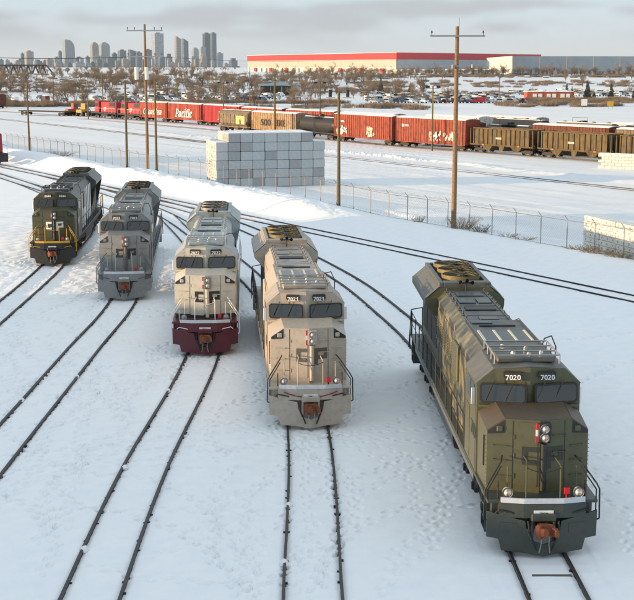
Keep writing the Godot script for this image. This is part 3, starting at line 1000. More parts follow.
	for k in 3:
		var z := -18.0 - k * 1.5
		b = MB.new()
		b.lathe(Vector3(0, 4.68, z), Vector3.UP, [[0.0, 0.74], [0.28, 0.78], [0.3, 0.74], [0.3, 0.68], [0.1, 0.66]], 28)
		var fn := obj("fan", b, c.fan, radn)
		b = MB.new()
		b.lathe(Vector3(0, 4.88, z), Vector3.UP, [[0.0, 0.0], [0.0, 0.2], [0.06, 0.2], [0.07, 0.0]], 14)
		for i in 10:
			var a := TAU * i / 10
			b.xf = Transform3D(Basis(Vector3.UP, a), Vector3(0, 4.8, z))
			b.quad(Vector3(0.15, 0.0, -0.08), Vector3(0.15, 0.08, 0.1), Vector3(0.66, 0.08, 0.16), Vector3(0.66, 0.0, -0.14))
		b.xf = Transform3D.IDENTITY
		for i in 8: b.cyl(Vector3(0, 4.985, z), Vector3(cos(TAU * i / 8) * 0.72, 4.985, z + sin(TAU * i / 8) * 0.72), 0.014, 0.014, 4, false)
		obj("fan_blades", b, M.fan_dark, fn)
	# horn
	b = MB.new()
	for q in [[-0.25, 4.95, 0.3], [0.0, 5.02, 0.42], [0.22, 4.93, 0.34]]:
		b.lathe(Vector3(q[0], q[1], -16.45), Vector3.BACK, [[0.0, 0.025], [q[2] * 0.6, 0.035], [q[2], 0.075], [q[2] - 0.05, 0.03]], 10)
	b.cyl(Vector3(0, 4.3, -16.4), Vector3(0, 5.0, -16.4), 0.03, 0.03, 6)
	b.cbox(-0.3, 0.3, 4.86, 4.92, -16.5, -16.36, 0.01)
	obj("horn", b, M.black, root)
	# small fittings: seams, lugs, conduits, louvres
	for k in 7:
		b = MB.new().box(-0.84, 0.84, 4.555, 4.57, -10.35 - k * 0.95, -10.33 - k * 0.95)
		obj("roof_seam", b, M.black, hood)
		for s in [-1.0, 1.0]:
			b = MB.new().cbox(0.74 * s - 0.03, 0.74 * s + 0.03, 4.55, 4.66, -10.8 - k * 0.95, -10.7 - k * 0.95, 0.01)
			obj("lifting_lug", b, roof, hood)
	for s in [-1.0, 1.0]:
		b = MB.new().tube([Vector3(0.9 * s, 4.76, -5.4), Vector3(0.9 * s, 4.76, -9.7), Vector3(0.72 * s, 4.6, -10.0), Vector3(0.66 * s, 4.6, -16.4)], 0.02, 5)
		obj("conduit", b, c.hatch, root)
		for k in 2:
			b = MB.new().box(minf(1.5 * s, 1.506 * s), maxf(1.5 * s, 1.506 * s), 1.56, 4.1, -3.02 - k * 2.2, -3.0 - k * 2.2)
			obj("panel_seam", b, M.black, cab)
		b = MB.new().plate(rect(0.72 * s if s > 0 else -0.735, 0.735 if s > 0 else -0.72, 1.6, 3.3), nose_z, 0.01, 0.02)
		for i in b.v.size(): b.v[i].y += 0.24 * smoothstep(1.7, 2.9, b.v[i].y)
		obj("panel_seam", b, M.black, nose)
		for k in 9:
			b = MB.new()
			for q in 8: b.box(minf(1.1 * s, 1.125 * s), maxf(1.1 * s, 1.125 * s), 2.75 + q * 0.1, 2.79 + q * 0.1, -16.35 + k * 0.74, -15.9 + k * 0.74)
			var lv := obj("louvres", b, c.grille, hood)
			stuff(lv)
	b = MB.new()
	for k in 13:
		for s in [-1.0, 1.0]: b.cyl(Vector3(1.44 * s, 1.62 + k * 0.12, nose_z(1.36, 2) - 0.08), Vector3(1.455 * s, 1.62 + k * 0.12, nose_z(1.36, 2) - 0.08), 0.018, 0.014, 5)
	stuff(obj("bolts", b, body, nose))
	# radiator grilles on the sides
	for s in [-1.0, 1.0]:
		for k in 3:
			b = MB.new().box(minf(1.08 * s, 1.1 * s), maxf(1.08 * s, 1.1 * s), 2.2, 3.35, -21.6 + k * 1.7, -20.1 + k * 1.7)
			obj("radiator_grille", b, M.black, radn)
	# side handrails
	for s in [-1.0, 1.0]:
		b = MB.new()
		b.tube([Vector3(1.5 * s, 2.55, -5.4), Vector3(1.5 * s, 2.55, -22.5), Vector3(1.5 * s, 1.5, -22.85)], 0.022)
		b.tube([Vector3(1.5 * s, 2.05, -5.4), Vector3(1.5 * s, 2.05, -22.4)], 0.016)
		var shr: Material = c.get("side_rail", hr)
		var hnd := obj("side_handrail", b, shr, root)
		for k in 12:
			b = MB.new().tube([Vector3(1.5 * s, 1.5, -5.4 - k * 1.55), Vector3(1.5 * s, 2.56, -5.4 - k * 1.55)], 0.022)
			obj("stanchion", b, shr, hnd)
		b = MB.new()
		b.tube([Vector3(1.0 * s, 1.5, -22.9), Vector3(1.0 * s, 2.7, -22.9), Vector3(1.5 * s, 2.6, -22.95), Vector3(1.58 * s, 0.9, -22.95)], 0.024)
		b.tube([Vector3(1.5 * s, 2.6, -22.6), Vector3(1.58 * s, 1.9, -22.5), Vector3(1.58 * s, 0.9, -22.5)], 0.022)
		obj("rear_handrail", b, hr, root)
		b = MB.new().tube([Vector3(0.8 * s, 4.45, -5.5), Vector3(0.95 * s, 4.95, -5.5), Vector3(1.25 * s, 4.95, -5.9), Vector3(1.4 * s, 4.6, -5.9), Vector3(1.4 * s, 4.0, -5.9)], 0.02)
		if s > 0: obj("roof_grab", b, M.black, root)
	# underside
	b = MB.new().loft([section([[0.9, 0.32], [1.35, 0.5], [1.42, 0.8], [1.42, 1.2]], -14.2), section([[0.9, 0.32], [1.35, 0.5], [1.42, 0.8], [1.42, 1.2]], -8.7)])
	obj("fuel_tank", b, c.tank, root)
	for s in [-1.0, 1.0]:
		b = MB.new()
		b.cyl(Vector3(1.2 * s, 0.98, -8.5), Vector3(1.2 * s, 0.98, -6.9), 0.18, 0.18, 12)
		b.cbox(minf(0.9 * s, 1.4 * s), maxf(0.9 * s, 1.4 * s), 0.7, 1.1, -15.2, -14.4, 0.03)
		obj("air_reservoir", b, M.under, root)
	b = MB.new().cbox(-1.4, 1.4, 0.6, 1.42, -22.9, -22.7, 0.02)
	b.cbox(-0.14, 0.14, 0.66, 0.94, -23.4, -22.8, 0.03)
	obj("rear_pilot", b, c.plow, root)
	loco_truck(root, -4.6, c.get("truck", M.under))
	loco_truck(root, -18.6, c.get("truck", M.under))
	return root

func make_locomotives() -> void:
	var paint := func(c: Color, rough := 0.4, tex := "paint", scale := 0.3) -> StandardMaterial3D: return mat("", c, rough, 0.0, tex, scale)
	var olive: Material = paint.call(Color(0.09, 0.09, 0.046))
	var olive_low: Material = paint.call(Color(0.05, 0.06, 0.05))
	var camo := mat("", Color(1, 1, 1), 0.45, 0.0, "camo", 0.22)
	locomotive({front = [6.2, -33.8], rear = [5.68, -56.8], number = "7020", label = "olive green locomotive numbered 7020, nearest and furthest right of the five",
		body = olive, roof = paint.call(Color(0.11, 0.115, 0.108), 0.5, "grime"), low = olive_low, rail = M.black, side = camo, rad = olive, frame = olive_low, sill = paint.call(Color(0.1, 0.11, 0.105)), plow = olive_low, pocket = olive_low, stripe = M.silver, post = olive, emblem = paint.call(Color(0.03, 0.035, 0.03)), lamp_box = M.black, pipe = paint.call(Color(0.02, 0.022, 0.02)), glass_left = M.glass, glass_right = M.glass, nose_top = paint.call(Color(0.08, 0.06, 0.04), 0.5), hatch = paint.call(Color(0.05, 0.07, 0.075), 0.35), grille = olive, fan = M.fan, frame_rail = M.steel, tank = paint.call(Color(0.05, 0.055, 0.05))})
	var sand: Material = paint.call(Color(0.46, 0.4, 0.33))
	locomotive({front = [-0.22, -46.6], rear = [-2.0, -69.6], number = "7021", label = "sand beige locomotive, second from the right in the row of five",
		body = sand, roof = paint.call(Color(0.4, 0.35, 0.3), 0.5, "grime"), low = sand, rail = M.black, frame = sand, sill = sand, plow = sand, pocket = sand, stripe = M.silver, post = sand, emblem = paint.call(Color(0.12, 0.1, 0.08)), lamp_box = sand, pipe = sand, glass_left = M.glass, glass_right = M.glass, hatch = paint.call(Color(0.25, 0.24, 0.22), 0.4), grille = sand, fan = M.fan, frame_rail = M.steel, tank = sand, truck = M.under, red_hose = true, light_body = true})
	var cream: Material = paint.call(Color(0.54, 0.52, 0.45), 0.4)
	var pale: Material = paint.call(Color(0.38, 0.42, 0.42), 0.45, "grime")
	var maroon: Material = paint.call(Color(0.1, 0.012, 0.022))
	locomotive({front = [-5.2, -59.1], rear = [-6.4, -82.0], number = "7022", label = "cream and pale grey locomotive with a maroon plow, middle of the five",
		body = cream, roof = pale, low = maroon, rail = M.white, side = pale, frame = maroon, sill = maroon, plow = maroon, pocket = maroon, stripe = M.silver, post = M.white, emblem = M.black, lamp_box = paint.call(Color(0.2, 0.21, 0.22)), pipe = cream, glass_left = M.glass, glass_right = M.glass, nose_low = M.black, hatch = paint.call(Color(0.33, 0.38, 0.4), 0.4), grille = pale, fan = M.fan_grey, frame_rail = pale, tank = M.under, digits = M.white, light_body = true})
	var grey: Material = paint.call(Color(0.23, 0.235, 0.235))
	locomotive({front = [-11.08, -73.6], rear = [-13.1, -96.5], number = "7023", label = "all grey locomotive, second from the left between olive and cream ones",
		body = grey, roof = paint.call(Color(0.2, 0.22, 0.23), 0.45, "grime"), low = grey, rail = paint.call(Color(0.1, 0.1, 0.1)), frame = grey, sill = grey, plow = grey, pocket = grey, stripe = M.silver, post = paint.call(Color(0.4, 0.4, 0.39)), emblem = M.black, lamp_box = paint.call(Color(0.12, 0.12, 0.12)), pipe = paint.call(Color(0.1, 0.1, 0.1)), glass_left = M.glass, glass_right = M.glass, ledge = paint.call(Color(0.12, 0.06, 0.04)), hatch = paint.call(Color(0.2, 0.23, 0.25), 0.4), grille = grey, fan = M.fan_dark, frame_rail = grey, tank = M.under})
	var dark: Material = paint.call(Color(0.062, 0.064, 0.033))
	locomotive({front = [-17.85, -86.8], rear = [-19.65, -109.7], number = "6644", label = "dark olive locomotive with white nose letters, yellow handrails and black plow",
		body = dark, roof = paint.call(Color(0.09, 0.105, 0.105), 0.4, "grime"), low = dark, rail = M.yellow, side = paint.call(Color(0.05, 0.055, 0.05)), frame = M.black, sill = M.under, plow = M.black, pocket = M.black, stripe = M.yellow, post = M.yellow, emblem = M.white, lamp_box = M.black, pipe = M.black, glass_left = M.glass, glass_right = M.glass, hatch = M.black, grille = dark, fan = M.fan_dark, frame_rail = M.black, tank = M.under, banded = true, side_rail = M.black})

# ---------------------------------------------------------------- freight cars
# own axes: origin at the middle on the rail head, the car runs along z
func car_truck(root: Node3D, z: float) -> void:
	var t := Node3D.new()
	t.name = "truck"
	root.add_child(t, true)
	t.position = Vector3(0, 0, z)
	var fr := shared("car_side_frame", func():
		var b := MB.new()
		for s in [-1.0, 1.0]:
			b.xf = Transform3D(Basis().rotated(Vector3.UP, PI / 2), Vector3(0.98 * s, 0, 0))
			b.prism([Vector2(-1.15, 0.42), Vector2(-0.7, 0.3), Vector2(0.7, 0.3), Vector2(1.15, 0.42), Vector2(1.15, 0.62), Vector2(0.4, 0.78), Vector2(-0.4, 0.78), Vector2(-1.15, 0.62)], -0.08, 0.08)
		b.xf = Transform3D.IDENTITY
		b.box(-1.0, 1.0, 0.5, 0.75, -0.2, 0.2)
		return b.mesh(M.under))
	inst("side_frame", fr, t)
	for k in [-0.88, 0.88]:
		var ws := shared("wheelset", func():
			var b := MB.new()
			for s in [-1.0, 1.0]: b.lathe(Vector3(0.75 * s, 0.45, 0), Vector3.RIGHT * s, [[-0.07, 0.0], [-0.07, 0.48], [-0.03, 0.45], [0.06, 0.45], [0.06, 0.38], [0.03, 0.3], [0.05, 0.0]], 14)
			b.cyl(Vector3(-0.7, 0.45, 0), Vector3(0.7, 0.45, 0), 0.08, 0.08, 8, false)
			return b.mesh(M.wheel))
		inst("wheelset", ws, t, Transform3D(Basis(), Vector3(0, 0, k)))
func snow_roof(L: float, w: float, y: float, bow: float, parent: Node3D, thick := 0.07) -> void:
	var b := MB.new()
	var pr := [Vector2(w, y), Vector2(w, y + thick), Vector2(w * 0.5, y + bow * 0.75 + thick), Vector2(0, y + bow + thick), Vector2(-w * 0.5, y + bow * 0.75 + thick), Vector2(-w, y + thick), Vector2(-w, y)]
	b.prism(pr, -L / 2, L / 2)
	obj("snow_cover", b, M.snow_cap, parent)
func car_base(called: String, label: String, cat: String, p: Array, L: float) -> Node3D:
	var root := thing(called, label, cat, Vector3(p[0], p[3] if p.size() > 3 else 0.265, p[1]), deg_to_rad(p[2]), "freight cars standing in the yard")
	car_truck(root, L / 2 - 1.7)
	car_truck(root, -L / 2 + 1.7)
	for s in [-1.0, 1.0]:
		var b := MB.new().cbox(-0.12, 0.12, 0.75, 0.95, s * L / 2 - 0.4 if s > 0 else s * L / 2 - 0.35, s * L / 2 + 0.35 if s > 0 else s * L / 2 + 0.4, 0.02)
		obj("coupler", b, M.under, root)
	return root
func ladder(x: float, z: float, y0: float, y1: float, parent: Node3D) -> void:
	var b := MB.new()
	for e in [-0.2, 0.2]: b.box(x - 0.02, x + 0.02, y0, y1, z + e - 0.02, z + e + 0.02)
	var y := y0 + 0.2
	while y < y1:
		b.box(x - 0.02, x + 0.02, y - 0.015, y + 0.015, z - 0.2, z + 0.2)
		y += 0.4
	obj("ladder", b, M.under, parent)
func boxcar(label: String, p: Array, L: float, body: Material, top := 4.35, text := "", serif := true, tags := 0) -> Node3D:
	var root := car_base("boxcar", label, "boxcar", p, L)
	var b := MB.new()
	var W := 1.48
	b.box(-W, W, 1.0, top, -L / 2, L / 2)
	b.prism([Vector2(-W, top), Vector2(W, top), Vector2(W * 0.5, top + 0.14), Vector2(0, top + 0.2), Vector2(-W * 0.5, top + 0.14)], -L / 2, L / 2)
	var bd := obj("body", b, body, root)
	b = MB.new()
	var nrib := int(L / 0.62)
	for s in [-1.0, 1.0]:
		for k in nrib + 1:
			var z := -L / 2 + 0.05 + k * (L - 0.1) / nrib
			if absf(z) > 1.6: b.box(minf(W * s, (W + 0.06) * s), maxf(W * s, (W + 0.06) * s), 1.02, top - 0.03, z - 0.06, z + 0.06)
		b.box(minf(W * s, (W + 0.09) * s), maxf(W * s, (W + 0.09) * s), 0.85, 1.0, -L / 2, L / 2)
	for e in [-1.0, 1.0]:
		for k in 7: b.box(-W + 0.1, W - 0.1, 1.2 + k * 0.44, 1.36 + k * 0.44, minf(e * L / 2, e * (L / 2 + 0.05)), maxf(e * L / 2, e * (L / 2 + 0.05)))
	obj("ribs", b, body, bd)
	for s in [-1.0, 1.0]:
		b = MB.new().cbox(minf(W * s, (W + 0.08) * s), maxf(W * s, (W + 0.08) * s), 1.05, top - 0.1, -1.5, 1.5, 0.02)
		for k in 4: b.box(minf((W + 0.08) * s, (W + 0.12) * s), maxf((W + 0.08) * s, (W + 0.12) * s), 1.2, top - 0.2, -1.3 + k * 0.8, -1.22 + k * 0.8)
		var dr := obj("sliding_door", b, body, bd)
		b = MB.new().tube([Vector3((W + 0.14) * s, 1.1, -0.6), Vector3((W + 0.14) * s, top - 0.1, -0.6)], 0.03)
		obj("lock_rod", b, M.under, dr)
		ladder((W + 0.1) * s, L / 2 - 0.4, 0.7, top, bd)
		ladder((W + 0.1) * s, -L / 2 + 0.4, 0.7, 2.6, bd)
	snow_roof(L - 0.1, W - 0.02, top + 0.02, 0.2, bd)
	if text:
		var f := "Droid Serif" if serif else "Droid Sans"
		b = MB.new()
		var t := Transform3D(Basis(Vector3.UP, -PI / 2), Vector3(-W - 0.15, 2.3, 0.0))
		if serif: t.basis = t.basis * Basis(Vector3(1, 0, 0), Vector3(0.3, 1, 0), Vector3(0, 0, 1))
		b.add(lettering(text, (1.3 if text.length() > 7 else 1.75) if serif else 1.25, 0.02, f), t)
		obj("lettering", b, M.white if serif else M.black, bd)
	# sprayed paint along the bottom of the side facing the yard
	rng.seed = int(p[0] * 13 + 999)
	for k in tags:
		var z0 := rng.randf_range(-L / 2 + 0.5, L / 2 - 3.0)
		var w := rng.randf_range(1.4, 3.2)
		b = MB.new()
		for q in int(w * 5):
			var a := rng.randf_range(0, w)
			var yy := rng.randf_range(1.1, 2.2)
			var hh := rng.randf_range(0.3, 1.1)
			var ww := rng.randf_range(0.12, 0.4)
			var sl := rng.randf_range(-0.2, 0.2)
			var x := -W - 0.105 - 0.002 * q
			var blob := []
			for g in 7:
				var t := TAU * g / 7
				blob.append(Vector3(x, yy + hh * 0.5 + sin(t) * hh * rng.randf_range(0.3, 0.6), z0 + a + cos(t) * ww * rng.randf_range(0.4, 1.1) + sin(t) * sl))
			b.fan(blob, false)
		stuff(obj("graffiti", b, M.spray if k % 2 else M.spray_b, bd))
	if tags:
		b = MB.new()
		for q in [[3.3, 3.75, 0.0, 0.45], [3.4, 3.5, 0.7, 1.9], [3.58, 3.68, 0.7, 1.7]]: b.box(-W - 0.075, -W - 0.062, q[0], q[1], -L / 2 + 1.6 + q[2], -L / 2 + 1.6 + q[3])
		obj("reporting_mark", b, M.white, bd)
	return root
func open_hopper(label: String, p: Array, L: float, body: Material) -> Node3D:
	var root := car_base("hopper_car", label, "hopper car", p, L)
	var W := 1.5
	var b := MB.new()
	var h := L / 2
	# sides, slope sheets and the three bays below
	for s in [-1.0, 1.0]: b.box(minf((W - 0.06) * s, W * s), maxf((W - 0.06) * s, W * s), 1.35, 3.75, -h + 0.9, h - 0.9)
	b.xf = Transform3D(Basis(Vector3.UP, PI / 2), Vector3.ZERO)
	b.prism([Vector2(-h + 0.9, 3.7), Vector2(-h + 0.9, 3.3), Vector2(-h + 2.9, 0.7), Vector2(-h + 3.6, 0.45), Vector2(-h + 4.1, 0.45), Vector2(-h + 4.9, 1.3), Vector2(-0.6, 1.2), Vector2(-0.35, 0.45), Vector2(0.35, 0.45), Vector2(0.6, 1.2), Vector2(h - 4.9, 1.3), Vector2(h - 4.1, 0.45), Vector2(h - 3.6, 0.45), Vector2(h - 2.9, 0.7), Vector2(h - 0.9, 3.3), Vector2(h - 0.9, 3.7), Vector2(h - 1.3, 3.5), Vector2(h - 4.0, 1.8), Vector2(-h + 4.0, 1.8), Vector2(-h + 1.3, 3.5)], -W + 0.08, W - 0.08)
	b.xf = Transform3D.IDENTITY
	var bd := obj("body", b, body, root)
	b = MB.new()
	var nr := int((L - 1.8) / 0.95)
	for s in [-1.0, 1.0]:
		for k in nr + 1:
			var z := -h + 0.95 + k * (L - 1.9) / nr
			b.box(minf(W * s, (W + 0.14) * s), maxf(W * s, (W + 0.14) * s), 1.35, 3.7, z - 0.09, z + 0.09)
		b.cbox(minf((W - 0.1) * s, (W + 0.16) * s), maxf((W - 0.1) * s, (W + 0.16) * s), 3.68, 3.84, -h + 0.8, h - 0.8, 0.02)
		b.cbox(minf((W - 0.1) * s, (W + 0.12) * s), maxf((W - 0.1) * s, (W + 0.12) * s), 1.2, 1.4, -h + 0.1, h - 0.1, 0.02)
		for e in [-1.0, 1.0]: b.box(minf((W - 0.2) * s, (W + 0.1) * s), maxf((W - 0.2) * s, (W + 0.1) * s), 1.2, 3.7, e * (h - 0.2) - 0.07, e * (h - 0.2) + 0.07)
	b.box(-W, W, 3.6, 3.8, -h + 0.75, -h + 0.9)
	b.box(-W, W, 3.6, 3.8, h - 0.9, h - 0.75)
	obj("ribs", b, body, bd)
	b = MB.new()
	b.box(-W + 0.3, W - 0.3, 1.1, 1.25, -h, h)
	for e in [-1.0, 1.0]: b.tube([Vector3(-0.9, 1.2, e * (h - 0.15)), Vector3(-0.9, 2.6, e * (h - 1.4))], 0.06)
	obj("centre_sill", b, M.under, root)
	b = MB.new()
	b.box(-W - 0.15, -W - 0.142, 2.2, 2.5, -1.0, 0.2)
	obj("reporting_mark", b, M.dull_white, bd)
	for k in 2:
		b = MB.new().box(-W - 0.15, -W - 0.12, 1.22, 1.36, -h + 3 + k * (L - 6) - 0.25, -h + 3 + k * (L - 6) + 0.25)
		obj("reflector", b, M.orange, bd)
	ladder(-W - 0.12, h - 0.25, 0.6, 3.6, bd)
	return root
func covered_hopper(label: String, p: Array, L: float, body: Material, top := 4.4, patch := false) -> Node3D:
	var root := car_base("covered_hopper", label, "hopper car", p, L)
	var h := L / 2
	var b := MB.new()
	var half := [[1.1, 1.3], [1.46, 1.7], [1.5, 2.6], [1.4, 3.6], [1.0, top - 0.25], [0.5, top]]
	b.loft([section(half.map(func(q): return [q[0] * 0.96, maxf(q[1], 2.4)]), -h + 0.6), section(half, -h + 1.6), section(half, h - 1.6), section(half.map(func(q): return [q[0] * 0.96, maxf(q[1], 2.4)]), h - 0.6)])
	var bd := obj("body", b, body, root)
	b = MB.new()
	for k in 3:
		var z := (k - 1) * L * 0.27
		b.loft([[Vector3(0.45, 0.4, z + 0.35), Vector3(0.45, 0.4, z - 0.35), Vector3(-0.45, 0.4, z - 0.35), Vector3(-0.45, 0.4, z + 0.35)], [Vector3(1.25, 1.5, z + L * 0.13), Vector3(1.25, 1.5, z - L * 0.13), Vector3(-1.25, 1.5, z - L * 0.13), Vector3(-1.25, 1.5, z + L * 0.13)]])
	b.box(-1.4, 1.4, 0.95, 1.2, -h, h)
	obj("outlet_bays", b, body, root)
	b = MB.new()
	for s in [-1.0, 1.0]:
		for k in 8: b.box(minf(1.3 * s, 1.53 * s), maxf(1.3 * s, 1.53 * s), 1.5, 3.5, -h + 1.2 + k * (L - 2.4) / 7 - 0.04, -h + 1.2 + k * (L - 2.4) / 7 + 0.04)
	obj("ribs", b, body, bd)
	b = MB.new()
	b.box(-0.45, 0.45, top + 0.02, top + 0.1, -h + 0.8, h - 0.8)
	obj("snow_cover", b, M.snow_cap, bd)
	for k in 4:
		b = MB.new().lathe(Vector3(0, top + 0.05, -h + 1.8 + k * (L - 3.6) / 3), Vector3.UP, [[0.0, 0.35], [0.16, 0.35], [0.2, 0.2], [0.22, 0.0]], 10)
		obj("hatch", b, body, bd)
	if patch:
		b = MB.new()
		b.box(-1.56, -1.515, 1.6, 3.3, 1.4, 4.6)
		obj("sign_panel", b, M.straw, bd)
		b = MB.new()
		b.add(lettering("V", 1.1, 0.02), Transform3D(Basis(Vector3.UP, -PI / 2), Vector3(-1.575, 2.0, 3.0)))
		obj("lettering", b, M.black, bd)
	ladder(-1.45, h - 0.5, 0.7, top - 0.4, bd)
	return root
func tank_car(label: String, p: Array, L: float, body: Material) -> Node3D:
	var root := car_base("tank_car", label, "tank car", p, L)
	var h := L / 2
	var b := MB.new()
	b.lathe(Vector3(0, 2.55, 0), Vector3.BACK, [[-h + 0.3, 0.0], [-h + 0.4, 0.8], [-h + 0.8, 1.3], [-h + 1.2, 1.42], [h - 1.2, 1.42], [h - 0.8, 1.3], [h - 0.4, 0.8], [h - 0.3, 0.0]], 22)
	var bd := obj("tank", b, body, root)
	b = MB.new().lathe(Vector3(0, 3.9, 0), Vector3.UP, [[0.0, 0.6], [0.45, 0.6], [0.5, 0.5], [0.52, 0.0]], 14)
	obj("dome", b, body, bd)
	b = MB.new()
	b.tube([Vector3(-0.9, 4.0, -1.6), Vector3(-0.9, 4.9, -1.6), Vector3(-0.9, 4.9, 1.6), Vector3(-0.9, 4.0, 1.6)], 0.03)
	b.box(-1.1, 1.1, 3.98, 4.03, -1.6, 1.6)
	b.tube([Vector3(-1.48, 2.5, -h + 1), Vector3(-1.48, 2.5, h - 1)], 0.03)
	obj("platform_rail", b, M.under, root)
	b = MB.new()
	b.box(-1.3, 1.3, 0.95, 1.2, -h, -h + 2.6); b.box(-1.3, 1.3, 0.95, 1.2, h - 2.6, h)
	b.box(-0.3, 0.3, 0.95, 1.15, -h, h)
	obj("frame", b, M.under, root)
	ladder(-1.5, 0.0, 0.7, 3.9, bd)
	snow_roof(L - 2.6, 0.5, 3.9, 0.08, bd, 0.04)
	return root
func flat_car(label: String, p: Array, L: float) -> Node3D:
	var root := car_base("flat_car", label, "flat car", p, L)
	var b := MB.new().cbox(-1.4, 1.4, 0.95, 1.25, -L / 2, L / 2, 0.03)
	obj("deck", b, M.under, root)
	b = MB.new()
	for k in 7:
		for s in [-1.0, 1.0]: b.box(minf(1.4 * s, 1.46 * s), maxf(1.4 * s, 1.46 * s), 1.0, 1.25, -L / 2 + 1 + k * (L - 2) / 6 - 0.06, -L / 2 + 1 + k * (L - 2) / 6 + 0.06)
	obj("stake_pockets", b, M.wheel, root)
	return root
func road_switcher(label: String, p: Array, L: float) -> Node3D:
	# a red hood unit seen far off: low nose, cab, long hood, walkway
	var root := thing("red_locomotive", label, "locomotive", Vector3(p[0], 0.265, p[1]), deg_to_rad(p[2]), "red locomotives far off in the yard")
	var h := L / 2
	var b := MB.new().cbox(-1.45, 1.45, 1.1, 1.45, -h, h, 0.03)
	obj("underframe", b, M.black, root)
	b = MB.new().cbox(-0.9, 0.9, 1.45, 2.9, -h + 0.7, -h + 2.2, 0.08)
	obj("nose", b, M.cp_red, root)
	b = MB.new().cbox(-1.45, 1.45, 1.45, 4.3, -h + 2.2, -h + 4.4, 0.12)
	var cab := obj("cab", b, M.cp_red, root)
	for s in [-1.0, 1.0]:
		b = MB.new().box(minf(1.44 * s, 1.47 * s), maxf(1.44 * s, 1.47 * s), 2.9, 3.8, -h + 2.5, -h + 4.1)
		obj("side_window", b, M.glass, cab)
		b = MB.new().box(minf(0.15 * s, 1.2 * s), maxf(0.15 * s, 1.2 * s), 3.1, 3.8, -h + 2.17, -h + 2.21)
		obj("windshield", b, M.glass, cab)
		b = MB.new().tube([Vector3(1.42 * s, 2.5, -h + 0.3), Vector3(1.42 * s, 2.5, h - 0.3)], 0.04)
		for k in 8: b.tube([Vector3(1.42 * s, 1.45, -h + 0.3 + k * (L - 0.6) / 7), Vector3(1.42 * s, 2.5, -h + 0.3 + k * (L - 0.6) / 7)], 0.035)
		obj("handrail", b, M.white, root)
	b = MB.new().cbox(-0.9, 0.9, 1.45, 4.1, -h + 4.4, h - 0.6, 0.1)
	var hd := obj("hood", b, M.cp_red, root)
	b = MB.new()
	for k in 3: b.cyl(Vector3(0, 4.1, h - 1.4 - k * 1.2), Vector3(0, 4.3, h - 1.4 - k * 1.2), 0.5, 0.5, 12)
	b.box(-0.93, 0.93, 3.0, 3.95, h - 4.4, h - 1.0)
	obj("radiator", b, M.black, hd)
	b = MB.new()
	b.add(lettering("CP", 0.9, 0.02), Transform3D(Basis(Vector3.UP, -PI / 2), Vector3(-0.915, 2.3, 0.0)))
	obj("lettering", b, M.white, hd)
	b = MB.new().cbox(-1.2, 1.2, 0.4, 1.1, -1.8, 1.8, 0.1)
	obj("fuel_tank", b, M.black, root)
	b = MB.new()
	for e in [-1.0, 1.0]: b.box(-1.4, 1.4, 0.3, 1.2, e * h - 0.1, e * h + 0.1)
	obj("footboard", b, M.black, root)
	car_truck(root, -h + 2.4)
	car_truck(root, h - 2.4)
	return root
